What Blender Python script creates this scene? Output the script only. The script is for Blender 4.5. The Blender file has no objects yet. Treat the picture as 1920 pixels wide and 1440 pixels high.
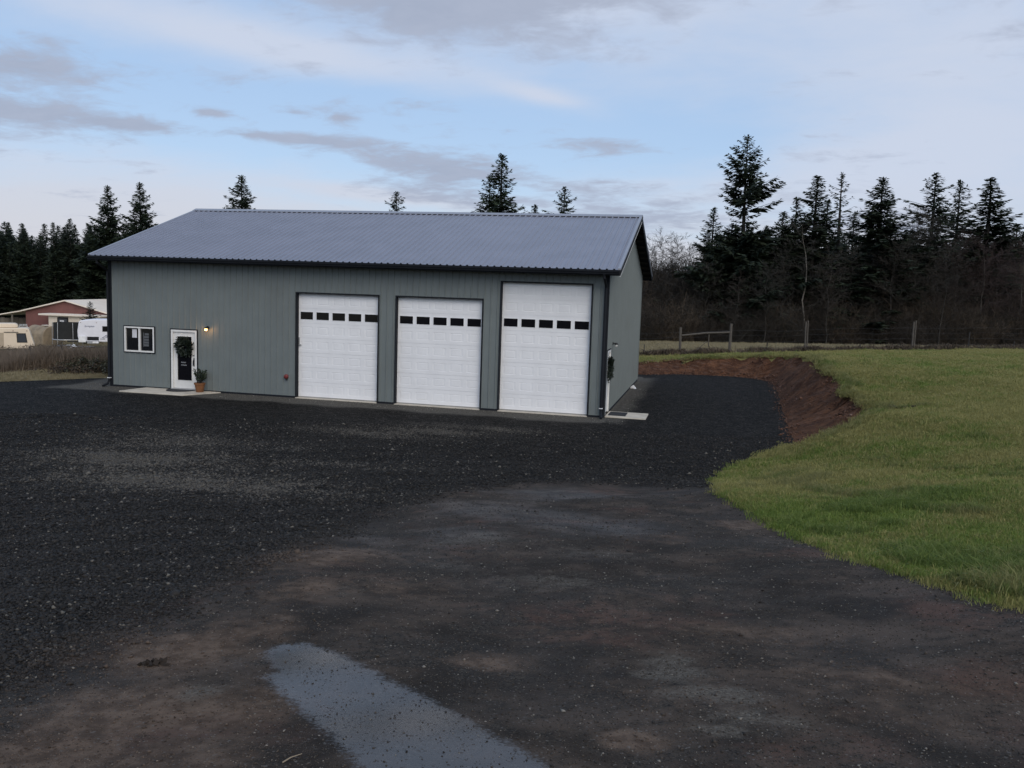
import bpy, math, random
import numpy as np
from mathutils import Matrix, Vector
random.seed(7)
RNG = np.random.default_rng(11)
R = math.radians
S = bpy.context.scene
COL = S.collection

# ---------------------------------------------------------------- camera, sky, sun, exposure
CAM = np.array([3.4569, -28.7308, 4.1933])
PIT, YAW, ROL, FPX = -0.1116, 0.2238, 0.0324, 1664.3
_fw = np.array([-math.sin(YAW)*math.cos(PIT), math.cos(YAW)*math.cos(PIT), math.sin(PIT)])
_r = np.array([math.cos(YAW), math.sin(YAW), 0.0]); _u = np.cross(_r, _fw)
CR = math.cos(ROL)*_r + math.sin(ROL)*_u
CU = -math.sin(ROL)*_r + math.cos(ROL)*_u
cam_data = bpy.data.cameras.new('camera')
cam_data.sensor_width = 36.0; cam_data.lens = 36.0*FPX/1920.0
cam_data.clip_start = 0.1; cam_data.clip_end = 3000
cam = bpy.data.objects.new('camera', cam_data); COL.objects.link(cam)
M4 = Matrix.Identity(4)
for i in range(3):
    M4[i][0] = CR[i]; M4[i][1] = CU[i]; M4[i][2] = -_fw[i]; M4[i][3] = CAM[i]
cam.matrix_world = M4
S.camera = cam

SUN_AZ, SUN_EL = R(146), R(38)          # azimuth clockwise from +Y: behind the camera, to the right
W = bpy.data.worlds.new('World'); S.world = W; W.use_nodes = True
W.cycles.sampling_method = 'MANUAL'; W.cycles.sample_map_resolution = 256
def build_world():
    nt = W.node_tree; nt.nodes.clear(); N = nt.nodes.new; LK = nt.links.new
    def m(op, a, b=None, c=None, clamp=False):
        n = N('ShaderNodeMath'); n.operation = op; n.use_clamp = clamp
        for i, v in enumerate((a, b, c)):
            if v is None: continue
            if isinstance(v, (int, float)): n.inputs[i].default_value = v
            else: LK(v, n.inputs[i])
        return n.outputs[0]
    def mix(f, a, b):
        n = N('ShaderNodeMix'); n.data_type = 'RGBA'; n.clamp_factor = True
        for s, v in ((n.inputs[0], f), (n.inputs[6], a), (n.inputs[7], b)):
            if isinstance(v, tuple): s.default_value = (*v, 1)
            elif isinstance(v, float): s.default_value = v
            else: LK(v, s)
        return n.outputs[2]
    def ramp(v, lo, hi):
        n = N('ShaderNodeMapRange'); n.interpolation_type = 'SMOOTHSTEP'; LK(v, n.inputs[0])
        n.inputs[1].default_value = lo; n.inputs[2].default_value = hi
        return n.outputs[0]
    sky = N('ShaderNodeTexSky'); sky.sky_type = 'NISHITA'; sky.sun_disc = False
    sky.sun_elevation = SUN_EL; sky.sun_rotation = SUN_AZ
    sky.air_density = 1.0; sky.dust_density = 0.6; sky.ozone_density = 1.5
    geo = N('ShaderNodeTexCoord'); sep = N('ShaderNodeSeparateXYZ'); LK(geo.outputs['Generated'], sep.inputs[0])
    x, y, z = sep.outputs
    az = m('SUBTRACT', m('ARCTAN2', x, y), -YAW)            # 0 straight over the building, + to the right
    el = m('ARCSINE', z)
    zz = m('ADD', m('MAXIMUM', z, 0.0), 0.13)
    cx = N('ShaderNodeCombineXYZ'); LK(m('DIVIDE', x, zz), cx.inputs[0]); LK(m('DIVIDE', y, zz), cx.inputs[1])
    mp = N('ShaderNodeMapping'); LK(cx.outputs[0], mp.inputs[0])
    mp.inputs['Rotation'].default_value = (0, 0, R(8)); mp.inputs['Scale'].default_value = (0.85, 1.0, 1)
    def noise(scale, det, rough, off, dist=0.0):
        o = N('ShaderNodeVectorMath'); o.operation = 'ADD'; LK(mp.outputs[0], o.inputs[0]); o.inputs[1].default_value = off
        n = N('ShaderNodeTexNoise'); LK(o.outputs[0], n.inputs['Vector'])
        n.inputs['Scale'].default_value = scale; n.inputs['Detail'].default_value = det
        n.inputs['Roughness'].default_value = rough; n.inputs['Distortion'].default_value = dist
        return n.outputs[0]
    n1 = noise(0.55, 4, 0.56, (3.1, 1.7, 0), 0.25)
    n2 = noise(2.2, 5, 0.62, (9.2, 4.4, 2), 0.15)
    n3 = noise(7.0, 4, 0.65, (1.2, 7.7, 5), 0.4)
    ae = N('ShaderNodeCombineXYZ'); LK(az, ae.inputs[0]); LK(el, ae.inputs[1])
    def total(lst, t):                      # each: azimuth, elevation, half widths, weight, tilt
        for a0, e0, sa, se, w, *tl in lst:
            q = N('ShaderNodeMapping'); q.vector_type = 'TEXTURE'; LK(ae.outputs[0], q.inputs[0])
            q.inputs['Location'].default_value = (R(a0), R(e0), 0); q.inputs['Scale'].default_value = (R(sa)*1.9, R(se)*1.9, 1)
            q.inputs['Rotation'].default_value = (0, 0, math.atan(tl[0]) if tl else 0)
            g = N('ShaderNodeTexGradient'); g.gradient_type = 'QUADRATIC_SPHERE'; LK(q.outputs[0], g.inputs[0])
            t = m('MULTIPLY_ADD', g.outputs['Fac'], w*1.3, t)
        return t
    # thin high veil: pale, slightly warm
    vb = total(((26, 9, 11, 12, 0.34), (-16, 13.6, 17, 1.6, 0.40, -0.10), (4, 17, 14, 3.0, 0.24), (-26, 3.0, 22, 3.4, 0.40), (12, 2.0, 60, 2.2, 0.26), (1.5, 11.6, 3.5, .6, 0.34, -0.20), (-9, 5.3, 6, .45, 0.4, -0.08),
                (-11, 10.0, 18, 3.0, -0.30), (13, 9.3, 9, 2.0, -0.12), (3, 8.2, 8, 1.2, -0.12)), 0.16)
    veil = ramp(m('ADD', m('ADD', m('MULTIPLY', m('SUBTRACT', n1, .5), .8), m('MULTIPLY', m('SUBTRACT', n2, .5), .45)), vb), 0.0, 0.55)
    low = ramp(el, R(8), R(1.5))
    veil_col = mix(low, (0.61, 0.662, 0.785), (0.64, 0.638, 0.69))
    # darker lavender cloud bodies
    bb = total(((-28, 11.0, 5.5, 1.4, 0.40), (-29, 8.6, 6.5, 1.1, 0.46), (-23, 8.4, 3.5, .5, 0.34), (-18.8, 9.5, 1.8, .4, 0.34), (-17, 8.4, 5, .4, 0.28), (-11.2, 9.8, 1.6, .6, 0.36), (-14.0, 9.9, 1.4, .5, 0.26),
                (-11.5, 8.2, 5.0, .8, 0.36, -0.04), (-5.0, 7.0, 6.5, 1.35, 0.46, -0.10), (-6.0, 16.2, 11, 2.7, 0.50, -0.05), (5, 18.0, 10, 3.4, 0.30), (6, 8.8, 7, .8, 0.26, -0.06),
                (-3, 5.4, 10, .8, 0.16), (6, 4.6, 10, 1.6, 0.26), (20, 4.6, 10, 1.2, 0.17), (27, 3.6, 9, 1.0, 0.17)), 0.0)
    body = m('ADD', m('ADD', m('MULTIPLY', m('SUBTRACT', n2, .5), 1.05), m('MULTIPLY', m('SUBTRACT', n3, .5), .75)), bb)
    bodyf = m('MULTIPLY', ramp(body, 0.07, 0.48), 0.92)
    body_col = mix(n3, (0.325, 0.378, 0.50), (0.43, 0.478, 0.60))
    base = N('ShaderNodeVectorMath'); base.operation = 'MULTIPLY'; LK(sky.outputs[0], base.inputs[0]); base.inputs[1].default_value = (SKYK*1.2, SKYK*1.06, SKYK*0.97)
    blue = mix(0.62, base.outputs[0], (0.425, 0.625, 0.945))
    c = mix(m('MULTIPLY', veil, 0.85), blue, veil_col)
    c = mix(bodyf, c, body_col)
    bg = N('ShaderNodeBackground'); LK(c, bg.inputs[0]); bg.inputs[1].default_value = 0.89
    out = N('ShaderNodeOutputWorld'); LK(bg.outputs[0], out.inputs[0])
SKYK = 0.10                                  # Nishita radiance scale
build_world()
sun_data = bpy.data.lights.new('sun', 'SUN'); sun_data.energy = 1.5; sun_data.angle = R(50); sun_data.color = (1.0, 0.90, 0.77)
sun = bpy.data.objects.new('sun', sun_data); COL.objects.link(sun)
_sd = Vector((math.sin(SUN_AZ)*math.cos(SUN_EL), math.cos(SUN_AZ)*math.cos(SUN_EL), math.sin(SUN_EL)))
sun.rotation_euler = _sd.to_track_quat('Z', 'Y').to_euler()
sun.location = (10, -60, 40)
S.view_settings.view_transform = 'Standard'; S.view_settings.look = 'None'
S.view_settings.exposure = 0.20; S.view_settings.gamma = 1.0; S.view_settings.use_curve_mapping = False
S.render.engine = 'CYCLES'
S.cycles.max_bounces = 4; S.cycles.diffuse_bounces = 2; S.cycles.glossy_bounces = 2; S.cycles.transparent_max_bounces = 12

# ---------------------------------------------------------------- materials
class NT:
    def __init__(s, name):
        s.mat = bpy.data.materials.new(name); s.mat.use_nodes = True; s.nt = s.mat.node_tree
        s.b = s.nt.nodes['Principled BSDF']
    def n(s, t, **kw):
        n = s.nt.nodes.new(t)
        for k, v in kw.items(): setattr(n, k, v)
        return n
    def l(s, a, b): s.nt.links.new(a, b)
    def pos(s, scale=(1, 1, 1), obj=False):
        if obj: o = s.n('ShaderNodeTexCoord').outputs['Object']
        else: o = s.n('ShaderNodeNewGeometry').outputs['Position']
        mp = s.n('ShaderNodeMapping'); s.l(o, mp.inputs[0]); mp.inputs['Scale'].default_value = scale
        return mp.outputs[0]
    def noise(s, v, scale, det=4, rough=.55, out=0):
        n = s.n('ShaderNodeTexNoise'); s.l(v, n.inputs['Vector'])
        n.inputs['Scale'].default_value = scale; n.inputs['Detail'].default_value = det; n.inputs['Roughness'].default_value = rough
        return n.outputs[out]
    def voro(s, v, scale, feature='F1', out='Distance', rnd=1.0):
        n = s.n('ShaderNodeTexVoronoi'); n.feature = feature; s.l(v, n.inputs['Vector']); n.inputs['Scale'].default_value = scale
        n.inputs['Randomness'].default_value = rnd
        return n.outputs[out]
    def mix(s, f, a, b, mode='MIX'):
        n = s.n('ShaderNodeMix'); n.data_type = 'RGBA'; n.blend_type = mode
        for sk, v in ((n.inputs[0], f), (n.inputs[6], a), (n.inputs[7], b)):
            if isinstance(v, tuple): sk.default_value = (*v, 1)
            elif isinstance(v, (int, float)): sk.default_value = v
            else: s.l(v, sk)
        return n.outputs[2]
    def m(s, op, a, b=None, clamp=False):
        n = s.n('ShaderNodeMath'); n.operation = op; n.use_clamp = clamp
        for i, v in enumerate((a, b)):
            if v is None: continue
            if isinstance(v, (int, float)): n.inputs[i].default_value = v
            else: s.l(v, n.inputs[i])
        return n.outputs[0]
    def ramp(s, v, lo, hi, a=0.0, b=1.0):
        n = s.n('ShaderNodeMapRange'); n.interpolation_type = 'SMOOTHSTEP'; s.l(v, n.inputs[0])
        n.inputs[1].default_value = lo; n.inputs[2].default_value = hi; n.inputs[3].default_value = a; n.inputs[4].default_value = b
        return n.outputs[0]
    def attr(s, name):
        n = s.n('ShaderNodeAttribute'); n.attribute_name = name
        return n.outputs['Fac']
    def bump(s, h, strength, dist):
        n = s.n('ShaderNodeBump'); s.l(h, n.inputs['Height']); n.inputs['Strength'].default_value = strength; n.inputs['Distance'].default_value = dist
        s.l(n.outputs[0], s.b.inputs['Normal'])
        return n
    def set(s, k, v):
        i = s.b.inputs[k]
        if isinstance(v, tuple): i.default_value = (*v, 1) if len(v) == 3 else v
        elif isinstance(v, (int, float)): i.default_value = v
        else: s.l(v, i)
        return s

MATS = {}
def simple(name, col, rough=.6, var=.12, scale=3.0, metal=0.0, bump=0.0, spec=.5, stretch=(1, 1, 1), dirt=None):
    k = NT(name)
    v = k.pos(stretch, obj=False)
    n = k.noise(v, scale, 5, .6)
    d = tuple(max(0, c*(1-var)) for c in col); u = tuple(min(1, c*(1+var)) for c in col)
    c = k.mix(k.ramp(n, .3, .7), d, u)
    if dirt:
        n2 = k.noise(v, scale*.37, 6, .65)
        c = k.mix(k.ramp(n2, .5, .75, 0, dirt[1]), c, dirt[0])
    k.set('Base Color', c).set('Roughness', rough).set('Metallic', metal).set('Specular IOR Level', spec)
    if bump: k.bump(k.noise(v, scale*8, 3, .6), .4, bump)
    MATS[name] = k.mat
    return k.mat

simple('siding', (0.156, 0.177, 0.173), .45, .05, 1.3, dirt=((.13, .135, .125), .35))
simple('roof_metal', (0.185, 0.192, 0.235), .38, .06, .9, spec=.55)
simple('ridge_metal', (0.24, 0.25, 0.285), .4, .05, 2)
simple('charcoal_trim', (0.011, 0.013, 0.017), .7, .15, 2, spec=.2)
simple('black_gap', (0.006, 0.006, 0.007), .8)
simple('light_trim', (0.50, 0.50, 0.48), .5)
simple('purlin_wood', (0.035, 0.030, 0.026), .8, .3, 2)
simple('door_white', (0.81, 0.81, 0.815), .42, .03, 2.0, bump=.0006)
simple('frame_white', (0.72, 0.71, 0.68), .5, .04)
simple('seal_rubber', (0.30, 0.29, 0.27), .8)
simple('concrete', (0.52, 0.47, 0.39), .85, .12, 2.2, bump=.003, dirt=((.26, .23, .19), .5))
simple('mat_rubber', (0.010, 0.010, 0.013), .8)
simple('iron_black', (0.012, 0.012, 0.012), .45)
simple('terracotta', (0.19, 0.075, 0.026), .6, .2, 6, dirt=((.12, .06, .03), .4))
simple('soil', (0.02, 0.014, 0.01), .95)
simple('leaf_dark', (0.020, 0.034, 0.016), .55, .4, 9)
simple('wreath_leaf', (0.012, 0.020, 0.012), .6, .4, 30)
simple('wood_old', (0.085, 0.074, 0.062), .9, .3, 9, stretch=(6, 6, .6))
simple('steel_post', (0.03, 0.028, 0.026), .8, .3)
simple('wire', (0.09, 0.085, 0.08), .5, metal=.6)
simple('red_box', (0.16, 0.022, 0.020), .5)
simple('barn_red', (0.155, 0.062, 0.052), .7, .1, 1.2)
simple('barn_roof', (0.78, 0.69, 0.58), .6, .05, .6)
simple('barn_cream', (0.66, 0.58, 0.48), .7, .06)
simple('board_grey', (0.12, 0.105, 0.088), .9, .25, 1.4, stretch=(1, 1, .4))
simple('rv_tan', (0.70, 0.58, 0.44), .5, .05, 1.0, dirt=((.5, .41, .31), .4))
simple('rv_tan_dark', (0.40, 0.32, 0.23), .6, .05)
simple('rv_white', (0.72, 0.71, 0.74), .45, .03)
simple('tarp_tan', (0.27, 0.21, 0.14), .8, .18, 2.0, dirt=((.12, .095, .06), .6))
simple('net_black', (0.018, 0.019, 0.018), .9)
simple('galv', (0.45, 0.45, 0.45), .4, metal=.4)
simple('tyre', (0.012, 0.012, 0.012), .8)
simple('white_plastic', (0.75, 0.75, 0.75), .5)
simple('graphic_blue', (0.10, 0.12, 0.19), .5)
simple('paper', (0.62, 0.62, 0.64), .7)
simple('reflection_grey', (0.10, 0.105, 0.11), .6)
simple('sign_grey', (0.30, 0.31, 0.32), .6)
simple('bark_fir', (0.030, 0.025, 0.021), .9, .3, 3)
simple('bark_pale', (0.15, 0.135, 0.115), .9, .45, 1.6)
simple('bark_alder', (0.050, 0.045, 0.038), .9, .45, 1.6)
simple('twig_brown', (0.034, 0.027, 0.021), .9, .35, .25)
simple('twig_grey', (0.040, 0.037, 0.031), .9, .35, .25)
simple('twig_red', (0.034, 0.021, 0.018), .9, .3, .25)
simple('dry_stalk', (0.20, 0.155, 0.105), .9, .4, .7)
simple('weed_brown', (0.075, 0.055, 0.036), .9, .5, 1.2)
simple('bush_green', (0.050, 0.050, 0.026), .7, .5, 3)
def needles():
    k = NT('fir_needles'); oi = k.n('ShaderNodeObjectInfo')
    v = k.pos((1, 1, 1)); n = k.noise(v, .9, 4, .6)
    c = k.mix(k.ramp(n, .3, .7), (.012, .020, .012), (.034, .048, .024))
    c = k.mix(k.m('MULTIPLY', oi.outputs['Random'], .4), c, (.018, .022, .020))
    k.set('Base Color', c).set('Roughness', .75).set('Specular IOR Level', .25); MATS['fir_needles'] = k.mat
needles()
def glass(name, col, rough=.06):
    k = NT(name); k.set('Base Color', col).set('Roughness', rough).set('Specular IOR Level', .5)
    k.set('Metallic', 0.0); MATS[name] = k.mat
glass('glass_dark', (0.006, 0.006, 0.008)); glass('glass_window', (0.010, 0.011, 0.013), .05); glass('glass_rv', (0.05, 0.055, 0.065), .12)
k = NT('lamp_glow'); k.set('Base Color', (.8, .6, .35)).set('Emission Color', (1.0, .50, .17)).set('Emission Strength', 4.5); MATS['lamp_glow'] = k.mat

# ---------------------------------------------------------------- object helpers
def tag(o, label=None, cat=None, group=None, kind=None):
    if label: o['label'] = label
    if cat: o['category'] = cat
    if group: o['group'] = group
    if kind: o['kind'] = kind
    return o
def empty(name, loc=(0, 0, 0), rz=0.0):
    o = bpy.data.objects.new(name, None); COL.objects.link(o); o.location = loc; o.rotation_euler = (0, 0, rz); o.empty_display_size = .2
    return o
def link(name, me, parent=None, loc=None):
    o = bpy.data.objects.new(name, me); COL.objects.link(o)
    if parent is not None: o.parent = parent
    if loc is not None: o.location = loc
    return o
class MB:
    def __init__(s): s.v = []; s.f = []
    def add(s, vs, fs):
        o = len(s.v); s.v += [tuple(map(float, p)) for p in vs]; s.f += [tuple(i+o for i in f) for f in fs]; return s
    def box(s, x0, x1, y0, y1, z0, z1):
        return s.add([(x0,y0,z0),(x1,y0,z0),(x1,y1,z0),(x0,y1,z0),(x0,y0,z1),(x1,y0,z1),(x1,y1,z1),(x0,y1,z1)],
                     [(0,3,2,1),(4,5,6,7),(0,1,5,4),(1,2,6,5),(2,3,7,6),(3,0,4,7)])
    def prism(s, poly, axis, a, b):          # poly: 2D points extruded along axis
        n = len(poly)
        def P(p, t): return {'x': (t, p[0], p[1]), 'y': (p[0], t, p[1]), 'z': (p[0], p[1], t)}[axis]
        return s.add([P(p, a) for p in poly]+[P(p, b) for p in poly],
                     [tuple(range(n-1, -1, -1)), tuple(range(n, 2*n))]+[(i, (i+1) % n, n+(i+1) % n, n+i) for i in range(n)])
    def tube(s, pts, rad, n=8, cap=True):
        pts = [np.array(p, float) for p in pts]; m = len(pts)
        rad = [rad]*m if not hasattr(rad, '__len__') else rad
        vs = []; 
        for i, p in enumerate(pts):
            d = pts[min(i+1, m-1)]-pts[max(i-1, 0)]; d /= (np.linalg.norm(d)+1e-9)
            a = np.cross(d, (0, 0, 1.0)) if abs(d[2]) < .95 else np.cross(d, (1.0, 0, 0)); a /= np.linalg.norm(a); b = np.cross(d, a)
            for j in range(n):
                t = 2*math.pi*j/n; vs.append(p+rad[i]*(math.cos(t)*a+math.sin(t)*b))
        fs = [(i*n+j, i*n+(j+1) % n, (i+1)*n+(j+1) % n, (i+1)*n+j) for i in range(m-1) for j in range(n)]
        if cap: fs += [tuple(range(n-1, -1, -1)), tuple(range((m-1)*n, m*n))]
        return s.add(vs, fs)
    def lathe(s, prof, n=20, c=(0, 0, 0)):
        vs = [(c[0]+r*math.cos(2*math.pi*j/n), c[1]+r*math.sin(2*math.pi*j/n), c[2]+z) for r, z in prof for j in range(n)]
        fs = [(i*n+j, i*n+(j+1) % n, (i+1)*n+(j+1) % n, (i+1)*n+j) for i in range(len(prof)-1) for j in range(n)]
        return s.add(vs, fs)
    def mesh(s, name, mat, smooth=False):
        me = bpy.data.meshes.new(name); me.from_pydata(s.v, [], s.f); me.materials.append(MATS[mat] if isinstance(mat, str) else mat)
        if smooth: me.polygons.foreach_set('use_smooth', [True]*len(me.polygons))
        me.update(); return me
    def build(s, name, mat, parent=None, loc=None, smooth=False):
        return link(name, s.mesh(name, mat, smooth), parent, loc)
def np_mesh(name, V, F, mat, smooth=False):
    V = np.asarray(V, np.float32); F = np.asarray(F, np.int32); k = F.shape[1]
    me = bpy.data.meshes.new(name); me.vertices.add(len(V)); me.vertices.foreach_set('co', V.ravel())
    me.loops.add(F.size); me.loops.foreach_set('vertex_index', F.ravel())
    me.polygons.add(len(F)); me.polygons.foreach_set('loop_start', np.arange(0, F.size, k, dtype=np.int32))
    if smooth: me.polygons.foreach_set('use_smooth', np.ones(len(F), bool))
    me.materials.append(MATS[mat] if isinstance(mat, str) else mat)
    me.update(calc_edges=True); return me
def copy_tree(o, parent=None):
    c = o.copy(); COL.objects.link(c); c.parent = parent
    for ch in list(o.children): copy_tree(ch, c)
    return c

# ---------------------------------------------------------------- terrain
FWD = np.array([-math.sin(YAW), math.cos(YAW)]); RGT = np.array([math.cos(YAW), math.sin(YAW)])
def to_rd(x, y):
    dx, dy = x-CAM[0], y-CAM[1]
    return dx*RGT[0]+dy*RGT[1], dx*FWD[0]+dy*FWD[1]
def to_xy(r, d): return CAM[0]+r*RGT[0]+d*FWD[0], CAM[1]+r*RGT[1]+d*FWD[1]
def ray(px, py):
    v = _fw + CR*(px-960)/FPX - CU*(py-720)/FPX
    return v/np.linalg.norm(v)
def plane_hit(px, py, z=0.0):
    v = ray(px, py); t = (z-CAM[2])/v[2]; return CAM+v*t
def at_dist(px, py, dist):                  # point on the pixel's ray at a forward distance
    v = ray(px, py); t = dist/(v[0]*FWD[0]+v[1]*FWD[1]); return CAM+v*t
# natural ground: (right, forward, height) seen from where the photographer stands
CTRL = np.array([
 (0,0,2.48),(0,5,1.86),(0,10,1.18),(0,15,.52),(0,20,.12),(0,25,-.02),(-6,3,2.1),(-6,10,1.0),(-8,16,.32),(-8,22,.02),(-14,10,.8),(-16,20,.02),(-16,28,-.04),
 (-10,28,-.03),(-3,28,-.03),(4,24,-.02),(-22,33,-.12),(-30,30,-.3),(-26,18,.05),(-30,8,.6),(-26,42,-.75),(-32,55,-1.6),(-38,70,-2.6),(-22,70,-2.4),(-46,87,-3.5),(-30,87,-3.5),(-60,87,-3.6),(-50,110,-4),(-30,130,-4.2),(-80,80,-3.6),(-10,60,-.6),
 (4.7,19.5,.06),(7.8,25,.02),(9.3,23.4,1.02),(11.6,32,1.32),(12.9,39,1.34),(11.5,45,.86),(6.4,45,.38),(0,46,.2),(9.5,50,.61),(16,50,.95),(22.7,50,1.27),(29,50,1.46),
 (7.2,12.8,1.42),(12,23,1.30),(18,32,1.5),(4.0,12.2,.95),(4.4,7.4,1.72),(12,10,2.0),(8,2,2.5),(25,15,2.2),(30,35,1.8),(8.6,18,1.02),(20,80,-.5),(40,80,-.3),(0,80,-.8),(60,60,1.0),
 (20,120,-2.4),(60,120,-2.2),(-10,120,-2.8),(0,-8,3.2),(-15,-8,2.8),(15,-8,3.2),(90,30,2),(-90,20,-2),(0,-60,4.5),(-80,-60,3),(80,-60,5),(0,300,-3),(-200,300,-5),(200,300,-3),(-300,0,-4),(300,0,3),(0,-300,6)], float)
def _tps():
    P = CTRL[:, :2]; n = len(P)
    K = np.linalg.norm(P[:, None]-P[None], axis=2); K = np.sqrt(K**2+4.0)
    A = np.zeros((n+3, n+3)); A[:n, :n] = K-np.eye(n)*0.3; A[:n, n] = 1; A[:n, n+1:] = P; A[n, :n] = 1; A[n+1:, :n] = P.T
    return np.linalg.solve(A, np.concatenate([CTRL[:, 2], [0, 0, 0]]))
_w = _tps()
def natural(r, d):
    r = np.asarray(r, float); d = np.asarray(d, float); z = _w[-3]+_w[-2]*r+_w[-1]*d
    for (a, b), w in zip(CTRL[:, :2], _w[:-3]): z = z+w*np.sqrt((r-a)**2+(d-b)**2+4.0)
    return z
def hills(x, y):                            # gentle unevenness
    return .035*np.sin(x*.9+1.3*np.sin(y*.35))*np.sin(y*.7+.8)+.02*np.sin(x*2.3+y*1.1)+.012*np.sin(y*3.7-x*2.9)
PADZ = -.045
_bot = [plane_hit(px, py, PADZ)[:2] for px, py in ((1200,702),(1255,701.5),(1320,703),(1380,706),(1425,710.5),(1446,716),(1457,731),(1466,765),(1478,802),(1490,831))]
PAD = np.array([(-24.0, 17.0), (-6.0, 16.2)]+[tuple(p) for p in _bot]+[tuple(plane_hit(px, py, PADZ)[:2]) for px, py in ((1445, 850), (1400, 868), (1362, 889))]+[(3.0, -8.5), (-24, -4)])
def sdist(poly, x, y):                      # signed distance to polygon, + outside
    x = np.asarray(x, float); y = np.asarray(y, float); best = np.full(x.shape, 1e9); inside = np.zeros(x.shape, bool); n = len(poly)
    for i in range(n):
        ax, ay = poly[i]; bx, by = poly[(i+1) % n]; ex, ey = bx-ax, by-ay
        t = np.clip(((x-ax)*ex+(y-ay)*ey)/(ex*ex+ey*ey+1e-12), 0, 1)
        best = np.minimum(best, np.hypot(x-ax-t*ex, y-ay-t*ey))
        c = (ay > y) != (by > y)
        with np.errstate(divide='ignore', invalid='ignore'): inside ^= c & (x < (bx-ax)*(y-ay)/(by-ay+1e-12)+ax)
    return np.where(inside, -best, best)
def bank_width(x, y): return 1.70+.55*np.clip((7-y)/8, 0, 1)*np.clip((y+5)/2, 0, 1)+.20*np.sin(x*1.9+y*1.3)+.15*np.sin(y*3.1-x)+.06*np.sin(y*9+x*7)
def H(x, y):
    x = np.asarray(x, float); y = np.asarray(y, float)
    r, d = to_rd(x, y); nat = natural(r, d)+hills(x, y)
    sd = sdist(PAD, x, y); s = np.clip(sd/bank_width(x, y), 0, 1); s = s*(1.25-.25*s)
    s = np.clip(s, 0, 1); run = np.sin((x*.9+y)*5.3+1.5*np.sin(x*2.1))+.7*np.sin((x*.8+y)*11.7+2*np.sin(y*1.3))+.5*np.sin(x*17+y*9)
    return PADZ+(nat-PADZ)*s+np.where(nat > .2, .040*run*4*s*(1-s)*np.clip(nat, 0, 1), 0)
def ground_hit(px, py):
    v = ray(px, py); h = math.hypot(v[0], v[1]); t = np.geomspace(1.5, 260, 900)/h
    P = CAM[None]+v[None]*t[:, None]; g = P[:, 2]-H(P[:, 0], P[:, 1])
    i = int(np.argmax(g < 0)) if (g < 0).any() else len(t)-1
    if i == 0: return P[0]
    a = g[i-1]/(g[i-1]-g[i]+1e-12); return P[i-1]+(P[i]-P[i-1])*a
def gz(x, y): return float(H(np.array([x]), np.array([y]))[0])
def fence_hit(px, d): p = at_dist(px, 600, d); return np.array([p[0], p[1], gz(p[0], p[1])])

# zone outlines
_g = [(-700,738),(0,715.5),(60,713.5),(120,711.5),(190,708.5)]
GR = [tuple(ground_hit(*p)[:2]) for p in _g]+[(-20.0, 2.0), (-20.6, 15.6), (-6, 16.2)]+[tuple(p) for p in _bot]
GR += [tuple(ground_hit(*p)[:2]) for p in ((1462,844),(1430,856),(1395,870),(1362,889),(1348,905),(1362,925),(1400,952),(1450,980),(1500,1003),(1560,1027),(1640,1055),(1720,1079),(1800,1103),(1920,1139))]
GR += [to_xy(5.0, 4.5), to_xy(6.5, 0), to_xy(8, -14), to_xy(-12, -14), to_xy(-22, 2), to_xy(-40, 24)]
GR = np.array(GR)
_dl = [(0,1285),(120,1228),(250,1168),(330,1128),(430,1088),(560,1028),(640,988),(720,957),(800,935),(870,918),(960,907),(1060,903),(1180,907),(1280,915),(1345,912)]
DW = np.array([to_xy(-3.6, 2.6)]+[tuple(ground_hit(*p)[:2]) for p in _dl]+[to_xy(7, 15.5), to_xy(9, 6), to_xy(9, -14), to_xy(-13, -14), to_xy(-9, 0)])
PU = np.array([tuple(ground_hit(*p)[:2]) for p in ((497,1222),(520,1209),(570,1206),(625,1222),(680,1248),(740,1278),(800,1308),(860,1342),(930,1382),(1010,1425),(1080,1470),(1120,1530),(820,1530),(720,1470),(665,1430),(620,1380),(560,1330),(505,1285),(497,1270),(520,1258))])
FENCE_D = 50.0

def vnoise(x, y, s, seed):                  # cheap value noise for outlines
    a = seed*12.9
    return (np.sin(x*s+a)*np.sin(y*s*1.13+a*.7)+.5*np.sin(x*s*2.3+y*s*.9+a*1.9)+.35*np.sin(y*s*4.1-x*s*1.7+a*.3)+.25*np.sin(x*s*7.3+y*s*5.9+a))/2.1
DUST = [(*ground_hit(px, py)[:2], a, b, w) for px, py, a, b, w in ((250,860,2.6,1.5,1),(310,900,2.6,1.3,1),(420,915,2.4,1.1,.9),(330,830,2.2,1.6,.7),(200,880,.8,1.2,.7),(700,812,2.2,.7,.8),(800,808,2.0,.6,.9),(900,803,2.0,.5,.8),(620,870,2.4,.6,.45),(500,840,1.5,.6,.5))]
EARTH = [(*ground_hit(px, py)[:2], *q) for px, py, *q in ((330,1225,.55,.55,1),(230,1330,.6,.45,1),(420,1330,.45,.4,.9),(80,1420,.5,.4,1),(330,1420,.5,.35,.8),(620,1040,.55,.8,1),(590,1100,.5,.6,.7),(470,1180,.5,.5,.7),(920,1240,.28,.22,.9),(1190,1388,.2,.14,.9),(1410,985,.7,.6,.8),(1260,1010,.5,.5,.6),(1400,1190,.9,.5,.5),(1600,1270,.9,.45,.6),(1300,1300,.6,.4,.5),(1100,1180,.7,.5,.4),(760,1110,.6,.5,.5),(1700,1350,.6,.3,.5))]
PALE = [(*ground_hit(px, py)[:2], *q) for px, py, *q in ((1270,1262,.30,.22,1),(1340,1300,.35,.2,1),(1250,1240,.3,.25,.8),(1420,1345,.4,.15,.8),(1350,1370,.25,.12,.8),(900,1010,.9,.8,.6),(1050,1090,.8,.6,.6),(830,1060,.5,.5,.5),(1130,1040,.8,.6,.55),(380,1300,.3,.2,.6),(640,1110,.35,.35,.5))]
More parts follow.
